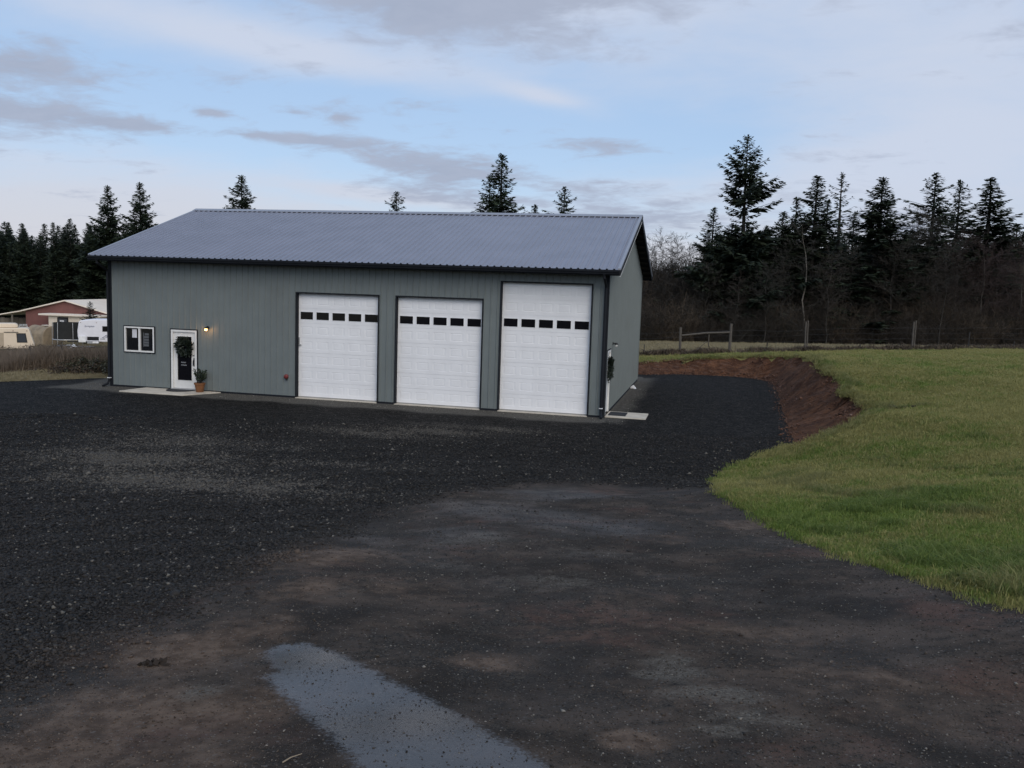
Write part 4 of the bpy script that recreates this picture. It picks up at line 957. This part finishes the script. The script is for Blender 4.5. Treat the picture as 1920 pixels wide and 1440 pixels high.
class Seg:
    def __init__(s): s.a = []; s.b = []; s.ra = []; s.rb = []
    def add(s, a, b, ra, rb): s.a.append(a); s.b.append(b); s.ra.append(ra); s.rb.append(rb)
    def mesh(s, name, mat):
        a, b = np.array(s.a), np.array(s.b); d = b-a; d /= np.linalg.norm(d, axis=1)[:, None]+1e-9
        u = np.cross(d, np.array([.31, .22, .92])); u /= np.linalg.norm(u, axis=1)[:, None]+1e-9; w = np.cross(d, u); V = []
        for P, rr in ((a, np.array(s.ra)), (b, np.array(s.rb))):
            for t in (0, 2.094, 4.189): V.append(P+(u*math.cos(t)+w*math.sin(t))*rr[:, None])
        V = np.stack(V, 1).reshape(-1, 3); q = np.array([(0,1,4,3),(1,2,5,4),(2,0,3,5)]); F = (q[None]+(np.arange(len(a))*6)[:, None, None]).reshape(-1, 4)
        return np_mesh(name, V, F, mat, True)
def bare_tree(h, seed, twig, spread=.28, limbs=34, trunk_r=None, bark='bark_alder'):
    rg = np.random.default_rng(seed); T = Seg(); C = Seg(); r0 = trunk_r or h*.006; pts = [np.zeros(3)]
    for i in range(8): pts.append(pts[-1]+np.array([rg.normal(0, .022*h*.5), rg.normal(0, .022*h*.5), h/8]))
    for i in range(8): T.add(pts[i], pts[i+1], r0*(1-i/8.6), r0*(1-(i+1)/8.6))
    def branch(p, d, L, r, lev):
        n = 3; q = p
        for i in range(n):
            d = d+rg.normal(0, .16, 3)+np.array([0, 0, .07]); d /= np.linalg.norm(d); e = q+d*L/n; C.add(q, e, r*(1-i/n*.6), r*(1-(i+1)/n*.6)); 
            if lev < 2:
                for _ in range(2 if lev == 0 else 3):
                    s = rg.random(); dd = d*.8+rg.normal(0, .55, 3)+np.array([0, 0, .15]); dd /= np.linalg.norm(dd); branch(q+(e-q)*s, dd, L*rg.uniform(.35, .6), max(.008, r*.5), lev+1)
            q = e
    for i in range(limbs):
        t = .22+.78*((i+rg.random())/limbs)**.85; k = min(7, int(t*8)); p = pts[k]+(pts[k+1]-pts[k])*(t*8-k); a = i*2.4+rg.normal(0, .4)
        up = rg.uniform(.5, 1.1); d = np.array([math.cos(a), math.sin(a), up]); d /= np.linalg.norm(d)
        branch(p, d, h*spread*(1.1-.75*t)*rg.uniform(.7, 1.25), r0*.34*(1.15-t), 0)
    return T.mesh('trunk', bark), C.mesh('crown', twig)
BARE = [bare_tree(12, 31, 'twig_brown'), bare_tree(12, 32, 'twig_grey', .28, 34), bare_tree(12, 33, 'twig_brown', .32, 36), bare_tree(12, 34, 'twig_red', .30, 36), bare_tree(12, 35, 'twig_grey', .2, 20, None, 'bark_pale'), bare_tree(12, 36, 'twig_red', .34, 38)]
def bare(px, ptop, dist, v, label, group, wide=1.0):
    b = at_dist(px, 600, dist); top = at_dist(px, ptop, dist); z0 = gz(b[0], b[1])-.1; k = (top[2]-z0)/12.0
    o = tag(empty('bare_tree', (top[0], top[1], z0), random.uniform(0, 6.28)), label, 'tree', group); t, c = BARE[v]; link('trunk', t, o); link('crown', c, o); o.scale = (k*wide, k*wide, k); return o
BG = 'bare alders at the edge of the right hand wood'
for a in ((1228,470,88,2,'bare tree just past the right roof corner'),(1250,448,90,0,'bare tree with fine pale twigs right of the roof'),(1272,452,86,1,'bare tree left of the low broad fir'),(1296,470,84,2,'bare tree behind the left wooden fence post'),
          (1515,420,82,4,'slim pale alder behind the split fence post'),(1600,470,84,1,'bare alder below the dead fir'),(1641,470,84,4,'slender pale trunk in front of the lone fir'),(1722,405,84,1,'grey bare alder below the group of three firs'),
          (1750,412,86,1,'tall grey bare alder in front of the group of three firs'),(1800,450,84,3,'reddish bare tree below the middle fir of the three'),(1850,462,82,5,'broad reddish bare tree right of the three firs'),(1890,470,84,3,'reddish bare tree near the right picture edge'),
          (1925,465,82,5,'reddish bare tree cut by the right picture edge'),(1560,480,80,0,'brown bare tree below the dead fir on its left'),(1680,470,82,2,'brown bare tree right of the lone fir'),(1440,500,80,1,'slim bare tree in front of the tallest fir'),(1380,520,80,0,'brown bare tree behind the fence rail'),
          (1330,500,82,1,'slim bare tree behind the braced fence posts'),(1775,480,80,2,'brown bare tree at the foot of the three firs'),(1470,470,83,1,'grey bare tree right of the tallest fir')):
    bare(*a, BG, 1.7)
# tangled undergrowth of the wood, and the wood behind it
def shrub(seed, mat):
    rg = np.random.default_rng(seed); s = Seg()
    for i in range(46):
        a = rg.uniform(0, 6.28); b = np.array([rg.normal(0, .8), rg.normal(0, .8), 0]); d = np.array([math.cos(a)*.5, math.sin(a)*.5, 1.0]); p = b; L = rg.uniform(1.6, 4.6); r = .022
        for j in range(4):
            d = d+rg.normal(0, .22, 3); d /= np.linalg.norm(d); e = p+d*L/4; s.add(p, e, r, r*.8); r *= .8
            for _ in range(5):
                dd = d+rg.normal(0, .7, 3); dd /= np.linalg.norm(dd); m = p+(e-p)*rg.random(); f = m+dd*L*rg.uniform(.1, .28); s.add(m, f, .012, .007); dd = dd+rg.normal(0, .6, 3); s.add(f, f+dd/np.linalg.norm(dd)*L*.14, .008, .005)
            p = e
    return s.mesh('shrub', mat)
SH = [shrub(s, m) for s, m in ((71, 'twig_brown'), (72, 'twig_grey'), (73, 'twig_brown'), (74, 'weed_brown'))]
n = 2000; dd = RNG.uniform(81, 98, n); rr = RNG.uniform(.12, 1.0, n)*dd; x, y = to_xy(rr, dd)
scatter('undergrowth', np.stack([x, y, H(x, y)-.1], 1), RNG.uniform(0, 6.28, n), np.clip(.6+(dd-80)*.075, .6, 1.65)*RNG.uniform(.7, 1.25, n), SH, 'dark leafless undergrowth along the edge of the wood', .08)
n = 900; dd = RNG.uniform(97, 150, n); rr = RNG.uniform(-1.05, 1.05, n)*dd; x, y = to_xy(rr, dd); keep = (np.abs(rr/dd+.09) > .0)
dd = np.where(rr/dd < -.1, dd+26, dd); x, y = to_xy(rr, dd)
hh = np.where((rr/dd > .11) & (rr/dd < .215), RNG.uniform(.36, .44, n), np.where(rr/dd > .1, RNG.uniform(.52, .70, n), RNG.uniform(.52, .70, n)))*(1+(dd-104)*.004)
scatter('woodland', np.stack([x, y, H(x, y)-.3], 1), RNG.uniform(0, 6.28, n), np.stack([hh*1.5, hh*1.5, hh], 1), [FIRS[i][1] for i in (0, 2, 3)], 'dark mass of distant forest behind the field', .03)

# ---------------------------------------------------------------- fence on the right
def right_fence():
    o0 = fence_hit(1371, FENCE_D); o = tag(empty('wire_fence', o0), 'post and wire fence with a wooden brace along the far side of the lawn', 'fence')
    inv = Matrix.Translation(-Vector(o0))
    def part(mb, nm, mat):
        p = mb.build(nm, mat, o); p.matrix_parent_inverse = inv; return p
    def post(px, ptop, dia, nm, mat, lean=0.0, split=False):
        b = fence_hit(px, FENCE_D); h = at_dist(px, ptop, FENCE_D)[2]-b[2]; mb = MB()
        if split:
            mb.tube([b+np.array([-.05, 0, -.2]), b+np.array([-.045+lean, 0, h*.96])], [dia*.5, dia*.42], 6); part(mb, nm, mat); mb = MB()
            mb.tube([b+np.array([.06, .03, -.2]), b+np.array([.065+lean, .03, h])], [dia*.42, dia*.36], 6)
        else: mb.tube([b+np.array([0, 0, -.2]), b+np.array([lean*.5, 0, h*.5]), b+np.array([lean, 0, h])], [dia*.5, dia*.48, dia*.46], 8)
        part(mb, nm, mat); return b, h
    a, ha = post(1278, 614, .15, 'post', 'wood_old', -.03); b, hb = post(1371, 607, .16, 'post', 'wood_old', .02)
    post(1515, 601, .10, 'post', 'wood_old', -.05, True); post(1716, 601, .10, 'post', 'wood_old', .0, True)
    for px, pt in ((1210, 646), (1441, 642), (1616, 645), (1820, 622), (1905, 640)): post(px, pt, .05, 'steel_stake', 'steel_post', .02)
    m = fence_hit(1331, FENCE_D); mb = MB(); mb.tube([m+np.array([0, 0, .35]), m+np.array([0, 0, 1.12])], .035, 6); part(mb, 'stake', 'wood_old')
    mb = MB(); mb.tube([a+np.array([.05, -.04, ha*.70]), (a+b)/2+np.array([0, -.04, ha*.76]), b+np.array([-.05, -.04, hb*.70])], .05, 7); part(mb, 'rail', 'wood_old')
    mb = MB(); mb.tube([a+np.array([.7, 0, .05]), m+np.array([-.1, 0, .65])], .02, 5); part(mb, 'brace', 'wood_old')
    pts = [fence_hit(px, FENCE_D) for px in np.linspace(1200, 2000, 26)]
    for z in (.30, .62, .94, 1.22):
        mb = MB(); mb.tube([p+np.array([0, 0, z+.02*math.sin(i*1.3)]) for i, p in enumerate(pts)], .004, 3, cap=False); part(mb, 'wire', 'wire')
right_fence()

# ---------------------------------------------------------------- the neighbour's yard on the left
def place(px, d): b = at_dist(px, 600, d); return (b[0], b[1], gz(b[0], b[1]))
def motorhome():
    o = tag(empty('motorhome', place(63, 78), YAW+R(28)), 'old tan motorhome with a roof pod at the left edge', 'motorhome')
    mb = MB(); mb.prism([(-6.6, .32), (-.05, .32), (.03, .6), (-.36, 2.02), (-.48, 2.12), (-6.6, 2.12)], 'y', 0, 2.3); b = mb.build('body', 'rv_tan', o); bv = b.modifiers.new('b', 'BEVEL'); bv.width = .06; bv.segments = 2
    mb = MB(); mb.box(-5.2, -2.32, -.012, .02, .36, 1.72); mb.build('side_panel', 'rv_tan_dark', o)
    mb = MB(); mb.prism([(-1.32, .86), (-.52, .86), (-.64, 1.68), (-1.36, 1.68)], 'y', -.022, .02); w = mb.build('window_frame', 'iron_black', o)
    mb = MB(); mb.prism([(-1.24, .93), (-.62, .93), (-.72, 1.60), (-1.27, 1.60)], 'y', -.028, .0); mb.build('window_pane', 'glass_rv', w)
    mb = MB(); mb.box(-2.3, -1.2, -.05, -.002, 1.74, 1.80); mb.build('awning_rail', 'board_grey', o)
    mb = MB(); mb.prism([(-5.0, 2.13), (-1.25, 2.13), (-1.22, 2.35), (-1.42, 2.50), (-4.9, 2.50)], 'y', .5, 1.9); p = mb.build('roof_pod', 'rv_tan', o); bv = p.modifiers.new('b', 'BEVEL'); bv.width = .07; bv.segments = 2
    mb = MB()
    mb.tube([(-1.15, .15, 2.12), (-1.15, .15, 2.34), (-.55, .15, 2.34), (-.50, .15, 2.10)], .022, 5); mb.tube([(-1.15, 2.1, 2.12), (-1.15, 2.1, 2.34), (-.55, 2.1, 2.34), (-.5, 2.1, 2.1)], .022, 5)
    for x in (-1.0, -.8, -.6): mb.tube([(x, .15, 2.34), (x, 2.1, 2.34)], .02, 5)
    mb.build('roof_rack', 'light_trim', o)
    for x in (-.55, -1.6): mb = MB(); mb.box(x-.04, x+.04, -.03, .0, 1.86, 1.92); mb.build('marker_lamp', 'barn_red', o)
    for x in (-1.9, -5.4):
        mb = MB(); mb.lathe([(0, 0), (.36, 0), (.38, .1), (.36, .22), (0, .22)], 16); w = mb.build('wheel', 'tyre', o); w.rotation_euler = (R(90), 0, 0); w.location = (x, .26, .38)
motorhome()
def travel_trailer():
    o = tag(empty('travel_trailer', place(145, 87), YAW+R(14)), 'white travel trailer half hidden behind the left corner of the building', 'trailer')
    mb = MB(); mb.prism([(.0, 1.2), (.12, .78), (6.6, .72), (6.6, 3.0), (1.3, 2.96), (.25, 2.84), (.10, 2.70), (-.03, 1.8)], 'y', 0, 2.4); b = mb.build('body', 'rv_white', o); bv = b.modifiers.new('b', 'BEVEL'); bv.width = .07; bv.segments = 2
    mb = MB(); mb.box(2.25, 2.95, -.02, .02, 1.78, 2.32); w = mb.build('window', 'iron_black', o); mb = MB(); mb.box(2.30, 2.90, -.026, .0, 1.83, 2.27); mb.build('pane', 'glass_dark', w)
    mb = MB(); mb.box(.10, .78, -.22, -.01, .70, 1.34); g = mb.build('gas_cover', 'white_plastic', o); bv = g.modifiers.new('b', 'BEVEL'); bv.width = .05; bv.segments = 2
    mb = MB(); mb.box(.86, 1.92, -.014, .02, .90, 1.26); mb.build('storage_door', 'black_gap', o)
    mb = MB(); mb.box(.92, 1.95, -.40, -.02, .62, .84); mb.build('step', 'sign_grey', o); mb = MB(); mb.box(1.40, 1.96, -.42, -.402, .66, .82); mb.build('step_edge', 'white_plastic', o)
    mb = MB()
    for i in range(5): mb.box(2.05+i*.09, 2.12+i*.09, -.010, .0, .98, 1.10)
    mb.build('vent', 'sign_grey', o); 
    mb = MB(); mb.tube([(2.2, -.012, 1.16), (2.55, -.012, 1.36), (2.7, -.012, 1.30), (3.0, -.012, 1.34)], .022, 4); mb.tube([(2.3, -.012, 1.14), (2.7, -.012, 1.22), (3.1, -.012, 1.20)], .02, 4); mb.tube([(2.5, -.012, 1.34), (2.62, -.012, 1.46), (2.72, -.012, 1.34)], .022, 4); mb.build('graphic', 'graphic_blue', o)
    cu = bpy.data.curves.new('lettering', 'FONT'); cu.body = 'Springdale'; cu.size = .22; cu.shear = .3; cu.extrude = .002; to = bpy.data.objects.new('tmp', cu); COL.objects.link(to)
    me = bpy.data.meshes.new_from_object(to.evaluated_get(bpy.context.evaluated_depsgraph_get())); bpy.data.objects.remove(to); me.materials.clear(); me.materials.append(MATS['graphic_blue'])
    t = link('lettering', me, o, (.62, -.016, 2.22)); t.rotation_euler = (R(90), 0, 0); t['kind'] = 'stuff'
    for x in (3.3, 4.2):
        mb = MB(); mb.lathe([(0, 0), (.33, 0), (.35, .08), (.33, .2), (0, .2)], 16); w = mb.build('wheel', 'tyre', o); w.rotation_euler = (R(90), 0, 0); w.location = (x, .24, .35)
    mb = MB(); mb.tube([(2.9, -.02, .75), (3.05, -.1, .02)], .03, 5); mb.build('stabiliser', 'galv', o)
    mb = MB(); mb.box(-1.2, .2, 1.1, 1.3, .62, .74); mb.build('tow_bar', 'iron_black', o)
    for x, z in ((.25, 2.62), (1.68, 2.62)): mb = MB(); mb.box(x, x+.07, -.02, 0, z, z+.05); mb.build('marker_lamp', 'terracotta', o)
travel_trailer()
def trampoline():
    o = tag(empty('trampoline', place(126, 90), YAW), 'trampoline with a black safety net beside the white trailer', 'trampoline')
    n = 28; rim = [(1.36*math.cos(t), 1.36*math.sin(t), .82) for t in np.linspace(0, 2*math.pi, n+1)]
    mb = MB(); mb.tube(rim, .055, 6, cap=False); mb.build('rim', 'galv', o)
    mb = MB(); mb.lathe([(0, .84), (1.3, .84)], n); mb.build('bed', 'net_black', o)
    mb = MB(); mb.lathe([(1.28, .88), (1.26, 1.7), (1.30, 2.5)], n); mb.lathe([(1.275, 2.5), (1.24, 1.7), (1.26, .88)], n); mb.build('safety_net', 'net_black', o)
    for k in range(6):
        a = k*math.pi/3+.3; c, s = math.cos(a), math.sin(a)
        mb = MB(); mb.tube([(1.40*c, 1.40*s, .0), (1.40*c, 1.40*s, 1.5), (1.36*c, 1.36*s, 2.56)], .03, 6); mb.build('pole', 'galv', o)
trampoline()
def hoop_cover():
    o = tag(empty('hoop_shelter', place(81, 92), YAW-R(28)), 'tan tarp stretched over a rounded hoop shelter behind the weeds', 'shelter')
    prof = [(-1.05, 0), (-1.08, .75)]+[(1.08*math.cos(t), .95+1.1*math.sin(t)) for t in np.linspace(math.pi, 0, 13)]+[(1.08, .75), (1.05, 0)]
    def ring(x, s, sag): return [(x, p[0]*s, p[1]*s-sag) for p in prof]
    mb = MB(); rings = [ring(-1.45, .97, 0), ring(-1.4, 1, 0), ring(-.7, .975, .02), ring(0, 1, 0), ring(.7, .97, .03), ring(1.4, 1, 0), ring(1.45, .97, 0)]; m = len(prof)
    vs = [q for rg_ in rings for q in rg_]; fs = [(i*m+j, i*m+j+1, (i+1)*m+j+1, (i+1)*m+j) for i in range(len(rings)-1) for j in range(m-1)]+[tuple(range(m)), tuple(range((len(rings)-1)*m, len(rings)*m))]
    mb.add(vs, fs); mb.build('tarp', 'tarp_tan', o)
    mb = MB(); mb.box(.1, .75, -.25, .3, 2.03, 2.10); mb.build('patch', 'barn_cream', o)
hoop_cover()
def small_trailer():
    o = tag(empty('utility_trailer', place(131, 80), YAW), 'small utility trailer with curved fenders in front of the trampoline', 'trailer')
    mb = MB(); mb.box(-2.0, 1.6, 0, 1.5, .42, .52); mb.build('deck', 'iron_black', o)
    mb = MB(); pts = [(-.85+.0*k, 0, 0) for k in range(1)]; pts = [(-.62+.95*(1-math.cos(t))*.62, -.12, .42+.26*math.sin(t)) for t in np.linspace(0, math.pi, 9)]; mb.tube(pts, .045, 5); mb.build('fender', 'galv', o)
    for x in (-.1, .45):
        mb = MB(); mb.lathe([(0, 0), (.26, 0), (.28, .06), (.26, .16), (0, .16)], 16); w = mb.build('wheel', 'tyre', o); w.rotation_euler = (R(90), 0, 0); w.location = (x, .02, .29)
        mb = MB(); mb.lathe([(0, .165), (.15, .165), (.17, .15)], 14); mb.build('hub', 'white_plastic', w)
    mb = MB(); mb.tube([(-2.0, .75, .46), (-3.0, .75, .42)], .04, 5); mb.build('tow_bar', 'iron_black', o)
small_trailer()
def tarp_lump():
    V = []; F = []; n, m = 14, 8
    for i in range(n):
        for j in range(m):
            u, v = i/(n-1), j/(m-1); h = .30*math.sin(math.pi*u)**.6*math.sin(math.pi*v)**.6*(1+.5*math.sin(u*9+v*4)); V.append((u*1.3-.65, v*.9-.45, max(0, h)))
    F = [(i*m+j, (i+1)*m+j, (i+1)*m+j+1, i*m+j+1) for i in range(n-1) for j in range(m-1)]
    mb = MB(); mb.add(V, F); p = place(134, 76); o = mb.build('crumpled_tarp', 'white_plastic', loc=(p[0], p[1], p[2]+.45)); o.rotation_euler = (0, 0, YAW); o.scale = (1, 1, 1)
    mb = MB(); mb.box(-.6, .6, -.4, .4, -.45, .02); mb.build('crate_under', 'board_grey', o); tag(o, 'crumpled white tarp lying by the small trailer wheel', 'tarp')
tarp_lump()
def barn():
    o = tag(empty('red_barn', place(125, 105), YAW-R(6)), 'low red barn with a cream roof and a lean-to on its left', 'barn')
    w, he, hr, ln = 5.15, 3.2, 4.5, 15.0; sl = (hr-he)/w
    mb = MB(); mb.prism([(-w, 0), (w, 0), (w, he), (0, hr), (-w, he)], 'y', 0, ln); mb.build('wall', 'barn_red', o)
    for s in (-1, 1):
        mb = MB(); ov = .35; mb.prism([(0, hr+.02), (s*(w+ov), he-sl*ov+.02), (s*(w+ov), he-sl*ov+.16), (0, hr+.16)], 'y', -.4, ln+.4); mb.build('roof_slope', 'barn_roof', o)
    mb = MB(); mb.prism([(-w-.36, he-sl*.36+.03), (-w-3.9, he-.72), (-w-3.9, he-.60), (-w-.36, he-sl*.36+.15)], 'y', -.2, ln); mb.build('lean_to_roof', 'barn_roof', o)
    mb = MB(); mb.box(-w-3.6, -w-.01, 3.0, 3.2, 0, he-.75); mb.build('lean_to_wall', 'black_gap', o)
    for x in (-w-3.7, -w-1.8): mb = MB(); mb.box(x-.07, x+.07, .05, .19, 0, he-.62+(x+w+3.7)*.12); mb.build('lean_to_post', 'board_grey', o)
    # cream porch annex on the front
    mb = MB(); mb.box(-.95, w+.25, -2.0, -.005, 0, 2.86); a = mb.build('annex_wall', 'barn_cream', o)
    mb = MB(); mb.box(-1.95, w+.5, -2.4, -.006, 2.88, 3.06); mb.build('annex_roof', 'barn_roof', o)
    mb = MB(); mb.box(-1.5, -.97, -.08, -.02, 0, 2.6); mb.build('doorway', 'black_gap', o)
    mb = MB(); mb.box(.15, 1.5, -2.05, -2.01, 1.5, 2.72); wn = mb.build('window', 'black_gap', o)
    mb = MB(); mb.box(.3, 1.35, -2.07, -2.052, 1.55, 2.55); mb.build('pane', 'glass_rv', wn)
    mb = MB(); mb.box(.5, 1.0, -2.09, -2.072, 2.2, 2.36); mb.build('notice', 'paper', wn)
barn()
def board_fence():
    p0 = at_dist(-60, 600, 104); p1 = at_dist(60, 600, 108); z = gz(*p0[:2]); o = tag(empty('board_fence', (p0[0], p0[1], z), math.atan2(p1[1]-p0[1], p1[0]-p0[0])), 'weathered grey board wall left of the red barn', 'fence')
    L = math.hypot(*(p1-p0)[:2]); n = 14
    for i in range(n): mb = MB(); mb.box(i*L/n+.01, (i+1)*L/n-.01, -.02, .02+.01*(i % 2), 0, 2.3+.05*math.sin(i*2.1)); mb.build('board', 'board_grey', o)
board_fence()
fir(166, 566, 97, 4, 'small sparse evergreen in front of the red barn', None, 1.9)

# tall dry weeds and brambles between the yard and the neighbour
def left_weeds():
    n = 5200; d = RNG.uniform(37.3, 49, n); r = RNG.uniform(-.68, -.452, n)*d; x, y = to_xy(r, d)
    keep = ~((x > -19.2) & (y > -.5)) & (sdist(GR, x, y) > .9); x, y, d = x[keep], y[keep], d[keep]
    s = RNG.uniform(.5, 1.0, len(x))*(1+.45*vnoise(x, y, .9, 31)); scatter('dry_weeds', np.stack([x, y, H(x, y)], 1), RNG.uniform(0, 6.28, len(x)), s, T_straw, 'tall dry brown weeds along the left edge of the yard', .12)
    n = 5000; d = RNG.uniform(33, 40, n); r = RNG.uniform(-.68, -.45, n)*d; x, y = to_xy(r, d); g = sdist(GR, x, y); keep = (g > .02) & (g < 3.5) & ~((x > -18.8) & (y > -.3)); x, y = x[keep], y[keep]
    scatter('verge_grass', np.stack([x, y, H(x, y)], 1), RNG.uniform(0, 6.28, len(x)), RNG.uniform(.6, 1.2, len(x)), T_pale, 'pale grass verge at the left edge of the gravel', .2)
    n = 9000; d = RNG.uniform(48, 100, n); r = RNG.uniform(-.68, -.42, n)*d; x, y = to_xy(r, d)
    scatter('rough_field', np.stack([x, y, H(x, y)], 1), RNG.uniform(0, 6.28, n), RNG.uniform(.8, 2.2, n), T_pale, 'rough pale grass of the neighbouring field', .2)
    p0 = fence_hit(62, 41); o = tag(empty('leaning_fence', p0), 'old leaning stakes of a wire fence in the dry weeds', 'fence')
    for px, pt, ln in ((5, 668, -.15), (62, 650, -.25), (121, 648, -.22), (191, 655, -.05)):
        b = fence_hit(px, 41); h = at_dist(px, pt, 41)[2]-b[2]; mb = MB(); mb.tube([b+np.array([0, 0, -.2]), b+np.array([ln, 0, h])], [.045, .035], 6); q = mb.build('stake', 'steel_post', o); q.matrix_parent_inverse = Matrix.Translation(-Vector(p0))
left_weeds()
def bush(px, d, rx, h, label, n=2600, mat='bush_green', leaf=.10):
    p = place(px, d); o = tag(empty('bramble_bush', p, YAW), label, 'bush'); st = Seg(); P = []; D = []
    for i in range(60):
        a = RNG.uniform(0, 6.28); q = np.array([RNG.normal(0, rx*.35), RNG.normal(0, rx*.25), 0]); dr = np.array([math.cos(a)*.7, math.sin(a)*.7, 1.2]); L = h*RNG.uniform(.6, 1.3)
        for j in range(5):
            e = q+dr/np.linalg.norm(dr)*L/4; st.add(q, e, .014, .011)
            for _ in range(n//300): P.append(q+(e-q)*RNG.random()+RNG.normal(0, .06, 3)); D.append(dr+RNG.normal(0, 1, 3))
            dr = dr+np.array([math.cos(a)*.35, math.sin(a)*.35, -.42])+RNG.normal(0, .15, 3); q = e
    link('stems', st.mesh('stems', 'twig_brown'), o)['kind'] = 'stuff'; V, F = leaf_cloud(P, D, leaf, leaf*.6, .5); link('foliage', np_mesh('foliage', V, F, mat), o)
bush(184, 36.9, 1.3, .75, 'dark green bramble against the left corner of the building', 3000)
bush(156, 36.6, 1.5, .55, 'low dark bramble left of the green bramble at the building', 1800, 'weed_brown')
bush(92, 66, 2.2, 1.5, 'dark brushy shrub in front of the tan hoop shelter', 2400, 'weed_brown', .14)
bush(176, 37.6, .8, 1.0, 'taller green bramble behind the low brambles', 2000)

# ---------------------------------------------------------------- small things on the ground
def ground_bits():
    p = ground_hit(545, 1425); q = ground_hit(566, 1416); e = ground_hit(530, 1432); mb = MB()
    mb.tube([e+np.array([0, 0, .006]), p+np.array([0, 0, .012]), q+np.array([0, 0, .007])], [.0035, .003, .0018], 5); tag(mb.build('fallen_twig', 'dry_stalk'), 'thin pale twig lying on the driveway near the wet patch', 'twig')
    p = ground_hit(290, 1247); P = p+np.stack([RNG.normal(0, .035, 26), RNG.normal(0, .02, 26), RNG.uniform(.002, .02, 26)], 1); V, F = leaf_cloud(P, np.stack([RNG.normal(0, 1, 26), RNG.normal(0, 1, 26), RNG.normal(0, .3, 26)], 1), .05, .035)
    tag(link('leaf_litter', np_mesh('leaf_litter', V, F, 'soil')), 'clump of dark wet leaves on the brown part of the driveway', 'leaves')
    pts = [ground_hit(px, py) for px, py in ((1650,768),(1668,764),(1682,770),(1700,768),(1728,764))]; mb = MB()
    mb.tube([p+np.array([0, 0, .05]) for p in pts], [.03, .06, .065, .06, .03], 7); tag(mb.build('turf_ridge', 'soil'), 'short dark ridge of dug soil in the lawn right of the bank', 'soil')
    T = [tuft('clod_tuft', 30, .22, .14, .012, 'grass_deep', .9, s+80) for s in range(2)]
    P = np.concatenate([p+RNG.normal(0, .08, (14, 3))*np.array([1, 1, 0]) for p in pts]); P[:, 2] = H(P[:, 0], P[:, 1])
    scatter('ridge_grass', P, RNG.uniform(0, 6.28, len(P)), RNG.uniform(.5, 1.0, len(P)), T, 'dark grass growing on the dug ridge', .3)
ground_bits()
